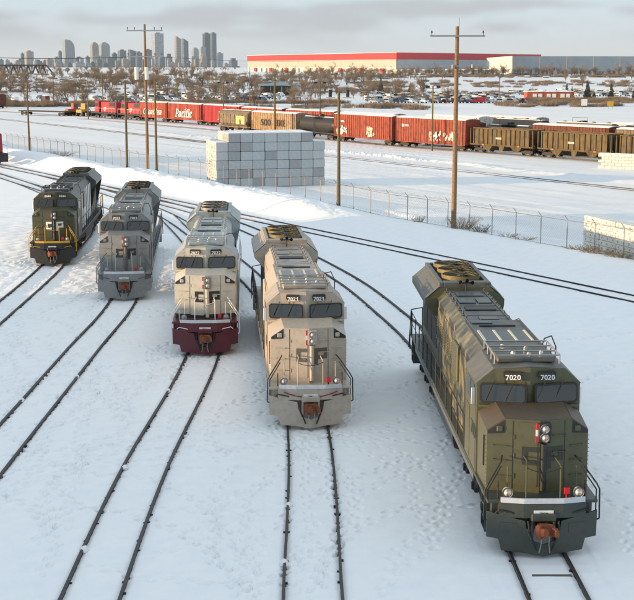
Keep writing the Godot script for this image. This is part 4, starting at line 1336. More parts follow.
func make_trains() -> void:
	mat("boxcar_red", Color(0.36, 0.05, 0.028), 0.6, 0.0, "streak", 0.13)
	mat("boxcar_rust", Color(0.28, 0.05, 0.026), 0.7, 0.0, "streak", 0.16)
	mat("boxcar_brown", Color(0.14, 0.03, 0.018), 0.7, 0.0, "streak", 0.15)
	mat("soo", Color(0.36, 0.24, 0.13), 0.7, 0.0, "streak", 0.22)
	mat("hopper_brown", Color(0.12, 0.085, 0.036), 0.75, 0.0, "streak", 0.14)
	mat("hopper_grey", Color(0.2, 0.16, 0.11), 0.75, 0.0, "streak", 0.2)
	mat("beige", Color(0.34, 0.28, 0.19), 0.7, 0.0, "streak", 0.2)
	mat("tank_black", Color(0.02, 0.02, 0.022), 0.5, 0.0, "grime", 0.3)
	mat("cp_red", Color(0.38, 0.012, 0.025), 0.5, 0.0, "grime", 0.3)
	mat("pale_car", Color(0.7, 0.68, 0.62), 0.6, 0.0, "streak", 0.2)
	mat("spray", Color(0.62, 0.5, 0.42), 0.8)
	mat("spray_b", Color(0.66, 0.62, 0.6), 0.8)
	mat("straw", Color(0.55, 0.48, 0.2), 0.7, 0.0, "grime", 0.5)
	mat("dull_white", Color(0.45, 0.4, 0.33), 0.8)
	mat("orange", Color(0.6, 0.16, 0.02), 0.6)
	# far line
	road_switcher("leading bright red locomotive at the head of the far train", [-53.2, -334.6, 35.5], 13.6)
	road_switcher("second bright red locomotive, coupled ahead of the first boxcar", [-45.2, -324.2, 37.0], 12.0)
	boxcar("orange red boxcar with white script, right behind the red locomotives", [-38.1, -315.2, 37.5], 12.6, M.boxcar_red, 4.5, "Canadian")
	boxcar("orange red boxcar with white script, second behind the red locomotives", [-29.3, -302.8, 33.5], 16.2, M.boxcar_red, 4.5, "Pacific")
	boxcar("red boxcar with one large white script H, behind the brown hopper", [-19.8, -287.9, 32.5], 16.6, M.cp_red, 4.5, "H")
	boxcar("plain orange red boxcar behind the weathered tan boxcar", [-10.4, -273.2, 33.5], 16.2, M.boxcar_red, 4.4)
	boxcar("plain orange red boxcar behind the black tank car", [-0.3, -258.0, 33.5], 17.2, M.boxcar_red, 4.4)
	boxcar("red boxcar half hidden behind the tall graffiti boxcar", [10.0, -242.0, 33.5], 17.2, M.boxcar_red, 4.4)
	# near line
	covered_hopper("brown covered hopper with a pale yellow panel", [-15.8, -264.6, 35.6], 12.4, M.hopper_grey, 4.3, true)
	boxcar("weathered tan boxcar with large dark block letters", [-7.2, -252.6, 35.6], 15.4, M.soo, 4.2, "SOO  LINE", false)
	tank_car("black tank car between the tan boxcar and the tall red one", [0.8, -239.9, 30.5], 13.0, M.tank_black)
	boxcar("tall red boxcar with pale graffiti, next to the black tank car", [9.0, -225.4, 31.5], 18.0, M.boxcar_rust, 4.75, "", true, 5)
	boxcar("tall red boxcar with pale graffiti, behind the tall wooden pole", [19.2, -209.9, 35.0], 17.2, M.boxcar_rust, 4.75, "", true, 4)
	open_hopper("ribbed brown hopper car coupled to the graffiti boxcar", [28.8, -197.0, 37.0], 13.4, M.hopper_brown)
	open_hopper("ribbed brown hopper car left of the white block wall", [37.5, -185.7, 37.0], 14.0, M.hopper_brown)
	open_hopper("brown hopper car cut by the right edge behind white blocks", [45.9, -174.0, 34.0], 13.6, M.hopper_brown)
	# lines behind, seen over the first
	boxcar("low dark red car with a snowy roof behind the graffiti boxcar", [21.8, -216.8, 35.0], 14.7, M.boxcar_brown, 4.0)
	tank_car("black tank car behind the ribbed hopper cars", [30.4, -205.3, 36.8], 11.0, M.tank_black)
	boxcar("long dark red boxcar with snowy roof behind the hopper cars", [38.6, -195.0, 37.4], 15.0, M.boxcar_brown, 4.25)
	boxcar("dull grey boxcar with snowy roof behind the last hopper car", [48.0, -182.0, 36.5], 14.0, M.hopper_grey, 4.2)
	boxcar("white boxcar with a snowy orange roof, behind the tall pole", [24.3, -225.6, 33.5], 14.5, M.pale_car, 4.5)
	covered_hopper("black covered hopper with snow on top, left of two", [33.1, -212.8, 36.1], 12.0, M.tank_black, 4.5)
	covered_hopper("brown covered hopper behind the long dark red boxcar", [41.5, -201.9, 37.3], 12.4, M.hopper_grey, 4.4)
	covered_hopper("black covered hopper with snow on top at the right edge", [50.0, -190.5, 37.2], 13.0, M.tank_black, 4.4)
	boxcar("beige boxcar in the furthest line behind the hoppers", [33.3, -224.8, 35.0], 15.0, M.beige, 4.4)
	tank_car("black tank car in the furthest line, snow along its back", [43.0, -211.2, 36.5], 12.0, M.tank_black)
	boxcar("pale boxcar in the furthest line at the right edge", [51.5, -200.0, 37.5], 14.0, M.pale_car, 4.2)
	# left side of the yard
	flat_car("empty dark flat car left of the orange loaders", [-73.0, -352.5, 58.0], 17.0)
	flat_car("dark flat car carrying scrap beside the orange loader", [-62.5, -350.0, 62.0], 12.0)
	boxcar("dark red boxcar cut by the left edge of the yard", [-104.0, -415.0, 50.0], 15.0, M.boxcar_brown, 4.3)
	road_switcher("red locomotive end peeking in at the left edge", [-46.6, -181.7, 31.0], 14.0)

# ---------------------------------------------------------------- yard: stacks, fence, poles, shed
func bale_stack() -> void:
	# wrapped bales of lumber, each a thing; the stack's long side faces the camera
	var A := Vector2(-11.0, -141.8)
	var B := Vector2(0.9, -145.3)
	var C := Vector2(-13.1, -150.4)
	var e := (B - A).normalized()
	var f := (C - A).normalized()
	var wx := A.distance_to(B) / 9.0
	var h := 0.98
	var depth := 3.0
	var tones := [Color(0.53, 0.55, 0.56), Color(0.49, 0.52, 0.53), Color(0.45, 0.47, 0.48), Color(0.37, 0.385, 0.39), Color(0.33, 0.34, 0.345)]
	var meshes := []
	for t in tones:
		var b := MB.new().cbox(0.012, wx - 0.012, 0.01, h - 0.012, -depth + 0.02, 0.0, 0.05)
		for k in [0.35, 0.75]: b.box(0.0, wx - 0.002, h * k, h * k + 0.02, -depth + 0.01, 0.006)
		meshes.append(b.mesh(mat("", t, 0.45, 0.0, "soft", 0.5)))
	var topm := MB.new().cbox(0.03, wx - 0.03, h - 0.01, h + 0.05, -depth + 0.03, -0.03, 0.03).mesh(M.snow_cap)
	var mark := MB.new()
	for k in [0.55, 1.6, 2.4]:
		mark.prism([Vector2(-k - 0.2, 0.25), Vector2(-k + 0.2, 0.25), Vector2(-k, 0.75)], 0, 0.004)
	for i in mark.v.size():
		var q := mark.v[i]
		mark.v[i] = Vector3(-q.z, q.y, q.x)
		q = mark.n[i]
		mark.n[i] = Vector3(-1, 0, 0)
	var mark_mesh := mark.mesh(mat("", Color(0.18, 0.26, 0.14), 0.7))
	rng.seed = 5
	var ang := -atan2(e.y, e.x)
	var rows_of := [5, 6, 6, 6, 6, 6, 6, 6, 5]
	for i in 9:
		for k in 5 + (0 if i == 0 or i == 8 else 1):
			var y := 0.2 + k * h
			if k == 5 and i > 7: continue
			var t := rng.randi_range(0, 1)
			var last := 5 if i in range(1, 8) else 4
			if (i + k * 2) % 7 == 3 or (i == 1 and k > 2): t = 3
			if i == 2 and k == 1: t = 4
			var p := A + e * (wx * i) + e * rng.randf_range(-0.03, 0.03) + f * rng.randf_range(0.0, 0.08)
			var col: String = "leftmost" if i == 0 else ["", "second", "third", "fourth", "fifth", "sixth", "seventh", "eighth", "ninth"][i]
			var row: String = ["bottom", "second", "third", "fourth", "fifth", "top"][k]
			var o := thing("lumber_bale", "wrapped lumber bale in %s column from left, %s row of the big stack" % [col, row], "bale", Vector3(p.x, y, p.y), ang, "wrapped lumber bales of the big stack")
			inst("wrapping", meshes[t], o)
			if k == last: inst("snow_cover", topm, o)
			if i == 0 or (i == 1 and k > 4): inst("printed_trees", mark_mesh, o, Transform3D(Basis(), Vector3(0.006, 0, 0)))

	# second depth of bales, seen at the left end and on top
	for k in 5:
		for j in 2:
			var p := A + f * (depth * (j + 1) + 0.05) + e * (0.25 * (j + 1))
			var o := thing("lumber_bale", "wrapped lumber bale at the sunlit left end, %s row, %s from the front" % [["bottom", "second", "third", "fourth", "top"][k], ["second", "third"][j]], "bale", Vector3(p.x, 0.2 + k * h, p.y), ang, "wrapped lumber bales of the big stack")
			inst("wrapping", meshes[rng.randi_range(0, 1)], o)
			inst("printed_trees", mark_mesh, o, Transform3D(Basis(), Vector3(0.006, 0, 0)))

	for i in range(1, 8):
		var p := A + e * (wx * i) + f * (depth + 0.05)
		var o := thing("lumber_bale", "wrapped lumber bale in the back row on top, %s from the left" % ["", "first", "second", "third", "fourth", "fifth", "sixth", "seventh"][i], "bale", Vector3(p.x, 0.2 + 5 * h, p.y), ang, "wrapped lumber bales of the big stack")
		inst("wrapping", meshes[i % 2], o)
		inst("snow_cover", topm, o)
func white_stacks() -> void:
	var m := mat("", Color(0.78, 0.76, 0.72), 0.6, 0.0, "soft", 0.4)
	var g := mat("", Color(0.25, 0.3, 0.15), 0.7)
	var e := Vector2(0.29, 0.957)
	var ang := -atan2(e.y, e.x)
	rng.seed = 8
	var L := 2.35
	var b := MB.new().cbox(0.015, L - 0.015, 0.0, 0.37, -1.2, 0.0, 0.05)
	var me := b.mesh(m)
	b = MB.new()
	for k in [0.4, 1.2, 1.95]: b.box(k - 0.06, k + 0.06, 0.12, 0.26, 0.0, 0.004)
	var mk := b.mesh(g)
	for i in 6:
		for k in 6:
			var p := Vector2(19.75, -95.9) + e * (L * i) + Vector2(rng.randf_range(-0.06, 0.06), 0)
			var o := thing("board_pack", "white wrapped board pack beyond the fence at right, %s column, %s layer" % [["first", "second", "third", "fourth", "fifth", "sixth"][i], ["lowest", "second", "third", "fourth", "fifth", "top"][k]], "pack", Vector3(p.x, 0.15 + k * 0.385, p.y), ang, "white board packs beside the fence")
			inst("wrapping", me, o)
			inst("printed_mark", mk, o)
	# wall of pale blocks in front of the hoppers
	var wall := thing("block_wall", "low wall of pale stacked blocks in front of the hopper cars", "wall", Vector3(36.6, 0.2, -169.8), deg_to_rad(-32.0))
	b = MB.new().cbox(0.01, 0.89, 0.01, 0.37, -0.8, 0.0, 0.035)
	var bm := b.mesh(mat("", Color(0.72, 0.69, 0.62), 0.8, 0.0, "soft", 0.6))
	for k in 5:
		for i in 9: inst("block", bm, wall, Transform3D(Basis(), Vector3(i * 0.9 + (0.45 if k % 2 else 0.0), k * 0.38, 0)))
	b = MB.new().cbox(0.0, 8.5, 1.9, 2.0, -0.8, 0.02, 0.04)
	obj("snow_cover", b, M.snow_cap, wall)
func fence() -> void:
	# chain link with barbed wire arms
	var root := thing("chain_link_fence", "long chain link fence with barbed wire arms along the snow bank", "fence")
	var sp := 2.9
	var n0 := -34
	var n1 := 18
	var post := MB.new()
	post.cyl(Vector3(0, -0.6, 0), Vector3(0, 2.1, 0), 0.034, 0.034, 6)
	post.tube([Vector3(0, 2.1, 0), Vector3(-0.3, 2.45, 0)], 0.026, 5)
	var pm := post.mesh(M.steel)
	var panel := MB.new()
	for y in [0.05, 2.05]: panel.cyl(Vector3(0, y, 0), Vector3(0, y, sp), 0.014 if y < 1 else 0.02, 0.014 if y < 1 else 0.02, 4, false)
	for k in 3: panel.cyl(Vector3(-0.08 - 0.1 * k, 2.2 + 0.11 * k, 0), Vector3(-0.08 - 0.1 * k, 2.2 + 0.11 * k, sp), 0.007, 0.007, 3, false)
	var s := 0.24
	for k in range(-9, 13):
		for d in [-1.0, 1.0]:
			var a := Vector2(k * s, 0.05) if d > 0 else Vector2(k * s, 2.05)
			var c := Vector2(k * s + 2.0, 2.05) if d > 0 else Vector2(k * s + 2.0, 0.05)
			var t0 := clampf((0 - a.x) / (c.x - a.x), 0, 1)
			var t1 := clampf((sp - a.x) / (c.x - a.x), 0, 1)
			if t1 <= t0: continue
			var p := a.lerp(c, t0)
			var q := a.lerp(c, t1)
			panel.cyl(Vector3(0, p.y, p.x), Vector3(0, q.y, q.x), 0.003, 0.003, 3, false)
	var wm := panel.mesh(M.wire)
	for k in range(n0, n1):
		var p := at_uv(10.2, k * sp)
		p.y = land(p.x, p.z)
		var q := at_uv(10.2, (k + 1) * sp)
		q.y = land(q.x, q.z)
		var turn := Basis(Vector3.UP, atan2(DIR.x, DIR.y))
		inst("post", pm, root, Transform3D(turn, p))
		var dy := (q.y - p.y) / sp
		var bs := Basis(turn.x, Vector3.UP, turn.z + Vector3.UP * dy)
		inst("wire_panel", wm, root, Transform3D(bs, p))
func pole(label: String, x: float, z: float, h: float, kind: String, r := 0.16, turn := 0.0) -> Node3D:
	var y := land(x, z)
	var root := thing("utility_pole" if kind != "lamp" else "lamp_pole", label, "pole", Vector3(x, y, z), turn)
	var m: Material = M.pole_wood if kind in ["cross", "cross2"] else M.pole_grey
	var b := MB.new().lathe(Vector3(0, -0.5, 0), Vector3.UP, [[0.0, r], [h * 0.5, r * 0.86], [h + 0.5, r * 0.68], [h + 0.52, 0.0]], 12)
	obj("shaft", b, m, root)
	if kind.begins_with("cross"):
		for k in (2 if kind == "cross2" else 1):
			var yy := h - 0.75 - k * 3.1
			b = MB.new().cbox(-2.2, 2.2, yy - 0.07, yy + 0.07, 0.13, 0.27, 0.01)
			var arm := obj("crossarm", b, M.steel, root)
			for q in [-2.05, -1.2, 1.2, 2.05]:
				if kind == "cross" and absf(q) < 2: continue
				b = MB.new().lathe(Vector3(q, yy + 0.07, 0.2), Vector3.UP, [[0.0, 0.03], [0.16, 0.03], [0.18, 0.07], [0.34, 0.05], [0.36, 0.0]], 8)
				obj("insulator", b, M.glass, arm)
		if kind == "cross2":
			for q in [-1.0, 0.22]:
				b = MB.new().cyl(Vector3(q - 0.05, h - 6.6, 0.35), Vector3(q - 0.05, h - 5.1, 0.35), 0.24, 0.24, 12)
				obj("transformer", b, M.white, root)
			b = MB.new().cbox(-1.2, 0.8, h - 5.5, h - 5.4, 0.13, 0.22, 0.01)
			obj("bracket", b, M.steel, root)
		else:
			b = MB.new().cbox(-1.2, 1.25, h - 3.15, h - 3.07, 0.13, 0.2, 0.01)
			b.cyl(Vector3(1.25, h - 3.25, 0.17), Vector3(1.25, h - 2.95, 0.17), 0.09, 0.09, 8)
			b.cyl(Vector3(-0.35, h - 3.3, 0.17), Vector3(-0.35, h - 3.0, 0.17), 0.07, 0.07, 8)
			obj("bracket", b, M.steel, root)
			b = MB.new().cyl(Vector3(0.12, h, 0), Vector3(0.16, h + 0.7, 0), 0.02, 0.012, 5)
			obj("lightning_rod", b, M.cable, root)
	if kind == "lamp":
		b = MB.new().cbox(-1.0, 1.0, h - 0.45, h - 0.36, -0.05, 0.05, 0.01)
		obj("crossarm", b, M.steel, root)
		for q in [-0.85, 0.85]:
			b = MB.new().loft([section([[0.2, 0.0], [0.24, 0.1], [0.2, 0.3]], -0.1), section([[0.34, -0.1], [0.36, 0.1], [0.34, 0.3]], 0.3)])
			for i in b.v.size(): b.v[i] = b.v[i] * 0.9 + Vector3(q, h - 0.25, 0)
			obj("floodlight", b, M.black, root)
	if kind == "sign":
		for q in [-1.0, 1.0]:
			b = MB.new().cbox(q * 0.75 - 0.42, q * 0.75 + 0.42, h - 0.55, h - 0.47, -0.2, 0.2, 0.02)
			var lamp := obj("bracket", b, M.dull_white, root)
			b = MB.new().cbox(q * 0.8 - 0.16, q * 0.8 + 0.16, h - 0.45, h + 0.2, -0.16, 0.16, 0.03)
			obj("floodlight", b, M.black, lamp)
	return root
func wire(label: String, a: Vector3, b: Vector3, sag: float, r := 0.02) -> void:
	var m := MB.new()
	var pts := []
	for k in 13:
		var t := k / 12.0
		pts.append(a.lerp(b, t) - Vector3(0, sag * 4 * t * (1 - t), 0))
	m.tube(pts, r, 4)
	tag(obj("overhead_wire", m, M.cable), label, "wire", "overhead wires")
func bush(label: String, x: float, z: float, w: float, h: float, n: int, m: Material, sd: int) -> void:
	rng.seed = sd
	var b := MB.new()
	for k in n * 2:
		var a := rng.randf_range(0, TAU)
		var rr := sqrt(rng.randf()) * w * 0.4
		var p := Vector3(cos(a) * rr, -0.1, sin(a) * rr * 0.8)
		for g in 3:
			var d := Vector3(cos(a) * rr * 0.5 + rng.randf_range(-0.12, 0.12) * w, h * rng.randf_range(0.2, 0.36), rng.randf_range(-0.12, 0.12) * w)
			b.cyl(p, p + d, 0.016 - g * 0.004, 0.012 - g * 0.004, 3, false)
			var e := p + d * 0.6
			for q in 2: b.cyl(e, e + Vector3(rng.randf_range(-0.25, 0.25), rng.randf_range(0.1, 0.3), rng.randf_range(-0.25, 0.25)) * h * 0.6, 0.007, 0.004, 3, false)
			p += d
	var o := thing("dry_bush", label, "bush", Vector3(x, land(x, z), z), 0.0, "dry bushes along the fence")
	obj("twigs", b, m, o)
func off_frame_shed() -> void:
	# the long shop building west of the tracks, outside the frame, that keeps the near tracks in the shade
	var root := thing("shop_building", "long workshop outside the frame whose shade covers the near tracks", "building", Vector3(-62, 0, -28), 0.0)
	var wall := mat("", Color(0.4, 0.38, 0.35), 0.8, 0.0, "streak", 0.1)
	var b := MB.new().box(-18, 0, -0.5, 7.7, -36.5, 40)
	obj("wall", b, wall, root)
	b = MB.new().prism([Vector2(-18.5, 7.7), Vector2(0.5, 7.7), Vector2(0.5, 7.85), Vector2(-9, 8.1), Vector2(-18.5, 7.85)], -37, 40.5)
	obj("roof", b, M.snow_cap, root)
	for k in 6:
		b = MB.new().box(0.0, 0.06, 0.0, 5.0, -30 + k * 11.0, -25 + k * 11.0)
		obj("door", b, M.steel, root)
func loader(label: String, x: float, z: float, m: Material, turn: float) -> void:
	var o := thing("loader", label, "loader", Vector3(x, land(x, z), z), turn, "track machines by the flat cars")
	var b := MB.new().cbox(-1.0, 1.0, 0.9, 1.8, -2.0, 0.6, 0.08)
	obj("body", b, m, o)
	b = MB.new().cbox(-0.75, 0.75, 1.8, 3.4, -0.3, 1.1, 0.08)
	var c := obj("cab", b, m, o)
	b = MB.new().box(-0.78, 0.78, 2.2, 3.1, -0.1, 0.9)
	obj("window", b, M.glass, c)
	b = MB.new().tube([Vector3(-0.6, 1.4, 0.6), Vector3(-0.6, 1.9, 1.6), Vector3(-0.6, 0.7, 2.3)], 0.12)
	b.tube([Vector3(0.6, 1.4, 0.6), Vector3(0.6, 1.9, 1.6), Vector3(0.6, 0.7, 2.3)], 0.12)
	b.cbox(-1.1, 1.1, 0.2, 1.0, 2.2, 2.9, 0.08)
	obj("bucket_arm", b, m, o)
	for s in [-1.0, 1.0]:
		for k in [-1.3, 0.7]:
			b = MB.new().cyl(Vector3(0.75 * s, 0.6, k), Vector3(1.15 * s, 0.6, k), 0.6, 0.6, 14)
			obj("wheel", b, M.black, o)
func make_yard() -> void:
	bale_stack()
	white_stacks()
	fence()
	pole("tallest brown utility pole with two crossarms and white transformers, left", -20.9, -160.9, 17.9, "cross2", 0.2)
	pole("tall brown utility pole with one crossarm, right of the yard", 11.2, -105.9, 16.2, "cross", 0.22)
	pole("bare greenish pole just left of the two-crossarm pole", -24.0, -164.7, 10.6, "bare", 0.17)
	pole("bare greenish pole just right of the two-crossarm pole", -19.1, -155.1, 10.8, "bare", 0.16)
	pole("greenish pole with floodlights right of the bale stack", 2.0, -120.0, 10.4, "sign", 0.17)
	pole("dark wooden pole rising behind the bale stack", -7.9, -245.9, 11.0, "cross0", 0.24)
	pole("thin pole with a lamp at the far left", -43.2, -196.2, 10.3, "bare", 0.16)
	pole("small pole left of the red locomotives", -57.3, -328.7, 7.0, "bare", 0.16)
	pole("floodlight pole in front of the plain red boxcar", 0.6, -249.4, 10.2, "lamp", 0.13)
	pole("floodlight pole in front of the second graffiti boxcar", 18.1, -205.5, 10.1, "lamp", 0.15)
	pole("floodlight pole beside the brown covered hopper", -19.4, -272.6, 9.9, "lamp", 0.15)
	pole("thin pole among the bare trees at the left", -65.8, -403.9, 11.6, "bare", 0.16)
	pole("thin pole in front of the left parking rows", -55.7, -523.4, 11.8, "bare", 0.18)
	pole("thin pole left of the blue roofed shed", -20.6, -403.9, 12.8, "bare", 0.16)
	pole("thin pole left of the red and white building", 72.4, -523.4, 11.0, "bare", 0.18)
	pole("thin pole above the orange loader", -86.8, -433.6, 11.4, "bare", 0.18)
	pole("pole with a lamp at the far right edge in front of the hopper", 47.5, -192.0, 8.5, "lamp", 0.15)
	wire("thin black wire sagging from the left edge to the two-crossarm pole", Vector3(-58, 15.5, -165), Vector3(-22.9, 14.4, -160.8), 0.6, 0.035)
	wire("thin wire from the two-crossarm pole towards the far yard", Vector3(-18.8, 14.4, -160.8), Vector3(12, 15.5, -330), 0.8, 0.02)
	wire("thin wire running left from the single-crossarm pole", Vector3(10.1, 13.2, -105.8), Vector3(-6.0, 12.4, -240), 0.5, 0.012)
	bush("tall dry brown bush beside the single-crossarm pole", 11.9, -106.2, 1.6, 1.15, 46, M.dry_grass, 3)
	bush("dark twiggy bush right of the tall brown bush", 13.2, -104.0, 1.1, 0.8, 26, M.twig_dark, 4)
	bush("small dry bush left of the single-crossarm pole", 8.7, -110.6, 0.8, 0.7, 18, M.dry_grass, 5)
	bush("low dark brush by the fence, left of the white packs", 15.9, -99.6, 1.3, 0.35, 18, M.dry_grass, 6)
	bush("low tan brush by the fence behind a post", 15.0, -101.2, 1.0, 0.4, 16, M.dry_grass, 7)
	bush("tan weeds at the near corner of the white packs", 19.2, -93.6, 1.6, 0.5, 30, M.dry_grass, 8)
	bush("tan weeds in front of the white packs", 20.2, -91.6, 1.9, 0.6, 36, M.dry_grass, 9)
	bush("tan weeds in front of the white packs at the right edge", 21.2, -89.6, 1.9, 0.6, 36, M.dry_grass, 10)
	bush("brown weed clump on the snow bank at left", -37.0, -186.5, 3.0, 0.9, 50, M.dry_grass, 11)
	# two more poles of the line left of the frame; their shadows cross the snow
	pole("utility pole outside the frame at left, the nearer one", -40.0, -92.0, 11.0, "bare", 0.16)
	pole("utility pole outside the frame at left, the farther one", -44.0, -113.0, 11.0, "bare", 0.16)
	off_frame_shed()
	loader("orange loader beside the dark flat cars", -65.5, -353.0, mat("", Color(0.5, 0.09, 0.02), 0.6, 0.0, "grime", 0.5), 2.2)
	loader("yellow loader right of the orange one", -62.0, -349.0, mat("", Color(0.5, 0.3, 0.05), 0.6, 0.0, "grime", 0.5), 2.6)
	# clods of snow lying over the rails
	rng.seed = 66
	var spots := [[-0.85, -38.2, "on the left rail in front of the sand locomotive, nearer"], [-0.9, -33.5, "on the left rail in front of the sand locomotive, nearest"], [-6.5, -34.5, "on the left rail of the cream locomotive's track, nearest"], [-6.45, -42.0, "on the left rail of the cream locomotive's track, middle"], [-6.2, -52.5, "on the left rail of the cream locomotive's track, farthest"], [-11.95, -51.0, "on the left rail of the grey locomotive's track"], [-11.95, -63.5, "on the left rail near the grey locomotive"], [-10.45, -55.0, "on the right rail of the grey locomotive's track"]]
	for q in spots:
		var b := MB.new()
		var rings := []
		for k in 5:
			var r := []
			var t := k / 4.0
			for j in 9:
				var a := TAU * j / 9
				var rr := 0.17 * sqrt(1.0 - t * t * 0.96) * rng.randf_range(0.75, 1.15)
				r.append(Vector3(cos(a) * rr * 0.75, t * 0.13 - 0.02, -sin(a) * rr * 1.3))
			rings.append(r)
		b.loft(rings)
		var o := obj("snow_clod", b, M.snow_cap)
		var near := tracks[0] as Array
		o.position = Vector3(q[0], 0.02, q[1])
		tag(o, "small clod of snow lying " + q[2], "snow clod", "snow clods on the rails")

# ---------------------------------------------------------------- background: trees, cars, warehouses, skyline
func bare_tree_meshes(sd: int, h: float, spread: float) -> Array:
	# trunk with limbs, and a crown of thin twigs
	rng.seed = sd
	var tr := MB.new()
	var cr := MB.new()
	var grow := func(self_: Callable, p: Vector3, d: Vector3, len_: float, r: float, lvl: int) -> void:
		var q := p + d * len_
		if lvl < 2: tr.cyl(p, q, r, r * 0.7, 5, false)
		else: cr.cyl(p, q, r, r * 0.6, 3, false)
		if lvl == 4: return
		var kids := [4, 4, 5, 5][lvl] as int
		for k in kids:
			var a := rng.randf_range(0, TAU)
			var sp := spread * rng.randf_range(0.5, 1.1)
			var e := (d + Vector3(cos(a) * sp, rng.randf_range(-0.25, 0.35), sin(a) * sp)).normalized()
			self_.call(self_, p.lerp(q, rng.randf_range(0.45, 1.0)), e, len_ * rng.randf_range(0.5, 0.8), maxf(r * 0.5, 0.013), lvl + 1)
	var stems := rng.randi_range(2, 4)
	for s in stems:
		var lean := Vector3(rng.randf_range(-0.25, 0.25), 1, rng.randf_range(-0.25, 0.25)).normalized()
		grow.call(grow, Vector3(0, -0.2, 0), lean, h * rng.randf_range(0.24, 0.36), 0.09 * h / 9.0, 0)
	return [tr, cr]
func spruce(label: String, x: float, z: float, h: float, sd: int) -> void:
	rng.seed = sd
	var o := thing("spruce_tree", label, "spruce tree", Vector3(x, land(x, z), z))
	var b := MB.new().lathe(Vector3(0, -0.2, 0), Vector3.UP, [[0, 0.16], [h * 0.98, 0.03]], 7)
	obj("trunk", b, M.bark, o)
	b = MB.new()
	var y := 0.5
	while y < h:
		var r := (h - y) * 0.27 + 0.12
		var n := int(7 + r * 5)
		for k in n:
			var a := rng.randf_range(0, TAU)
			var l := r * rng.randf_range(0.65, 1.12)
			var d := Vector3(cos(a), 0, sin(a))
			var s := Vector3(-sin(a), 0, cos(a)) * (0.12 + l * 0.2)
			var p0 := Vector3(0, y + rng.randf_range(-0.1, 0.1), 0)
			var tip := p0 + d * l + Vector3(0, -0.22 * l, 0)
			b.tri(p0 + d * l * 0.15, p0 + d * l * 0.6 + s + Vector3(0, -0.2 * l, 0), tip)
			b.tri(p0 + d * l * 0.15, tip, p0 + d * l * 0.6 - s + Vector3(0, -0.2 * l, 0))
			b.tri(p0 + d * l * 0.3, p0 + d * l * 0.7 + Vector3(0, -0.4 * l, 0), tip)
		y += 0.17 + r * 0.09
	obj("crown", b, M.spruce, o)
var car_kinds := []
func make_car_kinds() -> void:
	# 0 saloon, 1 sport utility, 2 pick-up, 3 van; each a body and glass
	var sides := [
		[[-2.2, 0.35], [2.25, 0.35], [2.25, 0.75], [1.2, 0.9], [0.55, 1.42], [-0.9, 1.42], [-1.7, 0.98], [-2.25, 0.92]],
		[[-2.25, 0.4], [2.3, 0.4], [2.3, 0.9], [1.25, 1.05], [0.7, 1.72], [-2.0, 1.72], [-2.3, 1.1]],
		[[-2.7, 0.5], [2.6, 0.5], [2.6, 1.0], [1.6, 1.12], [1.0, 1.8], [-0.4, 1.8], [-0.6, 1.15], [-2.7, 1.15]],
		[[-2.6, 0.4], [2.5, 0.4], [2.5, 1.1], [1.9, 1.3], [1.2, 2.15], [-2.6, 2.15]]]
	var glass := [[[1.0, 0.95], [0.5, 1.36], [-0.85, 1.36], [-1.5, 0.98]], [[1.1, 1.1], [0.62, 1.62], [-1.9, 1.62], [-2.1, 1.1]], [[1.4, 1.17], [0.92, 1.7], [-0.3, 1.7], [-0.45, 1.17]], [[1.75, 1.35], [1.12, 2.0], [0.2, 2.0], [0.2, 1.35]]]
	for k in 4:
		var b := MB.new()
		var f := func(pts: Array, w: float, mb: MB) -> void:
			var pl := []
			for q in pts: pl.append(Vector2(q[0], q[1]))
			mb.xf = Transform3D(Basis(Vector3.UP, PI / 2), Vector3.ZERO)
			mb.prism(pl, -w, w)
			mb.xf = Transform3D.IDENTITY
		f.call(sides[k], 0.88, b)
		var g := MB.new()
		f.call(glass[k], 0.89, g)
		# windscreen and rear window as dark sheets just proud of the body
		var w := MB.new()
		for s in [-1.0, 1.0]:
			for z in [-1.35, 1.4]: w.cyl(Vector3(0.6 * s, 0.33, z), Vector3(0.9 * s, 0.33, z), 0.34, 0.34, 10)
		var sn := MB.new()
		var top := [1.42, 1.72, 1.8, 2.15][k] as float
		sn.cbox(-0.8, 0.8, top + 0.003, top + 0.1, [-0.5, -0.7, -1.0, -1.2][k], [0.9, 2.0, 0.4, 2.6][k], 0.03)
		car_kinds.append([b, g.mesh(M.glass), w.mesh(M.black), sn.mesh(M.snow_cap)])
func parked_cars(where: String, group: String, x0: float, x1: float, z0: float, z1: float, rows: int, gap: float, sd: int, cols: Array) -> void:
	rng.seed = sd
	for r in rows:
		var z := lerpf(z0, z1, r / maxf(1.0, rows - 1.0))
		var x := x0 + rng.randf_range(0, 2)
		var i := 0
		while x < x1:
			if rng.randf() < 0.85:
				var k := [0, 0, 1, 1, 1, 2, 2, 3][rng.randi_range(0, 7)] as int
				var ci := rng.randi_range(0, cols.size() - 1)
				i += 1
				var body := shared("car%d_%d" % [k, ci], func(): return car_kinds[k][0].mesh(cols[ci][1]))
				var o := thing("parked_car", "%s %s, %s from left in the %s row %s" % [cols[ci][0], ["saloon", "estate", "pick-up", "van"][k], ordinal(i), ordinal(r + 1), where], "car", Vector3(x, land(x, z), z + rng.randf_range(-0.5, 0.5)), rng.randf_range(-0.1, 0.1) + (PI if rng.randf() < 0.5 else 0.0) + 0.6, group)
				inst("body", body, o)
				inst("windows", car_kinds[k][1], o)
				inst("wheels", car_kinds[k][2], o)
				if rng.randf() < 0.7: inst("snow_cover", car_kinds[k][3], o)
			x += gap * rng.randf_range(0.9, 1.3)
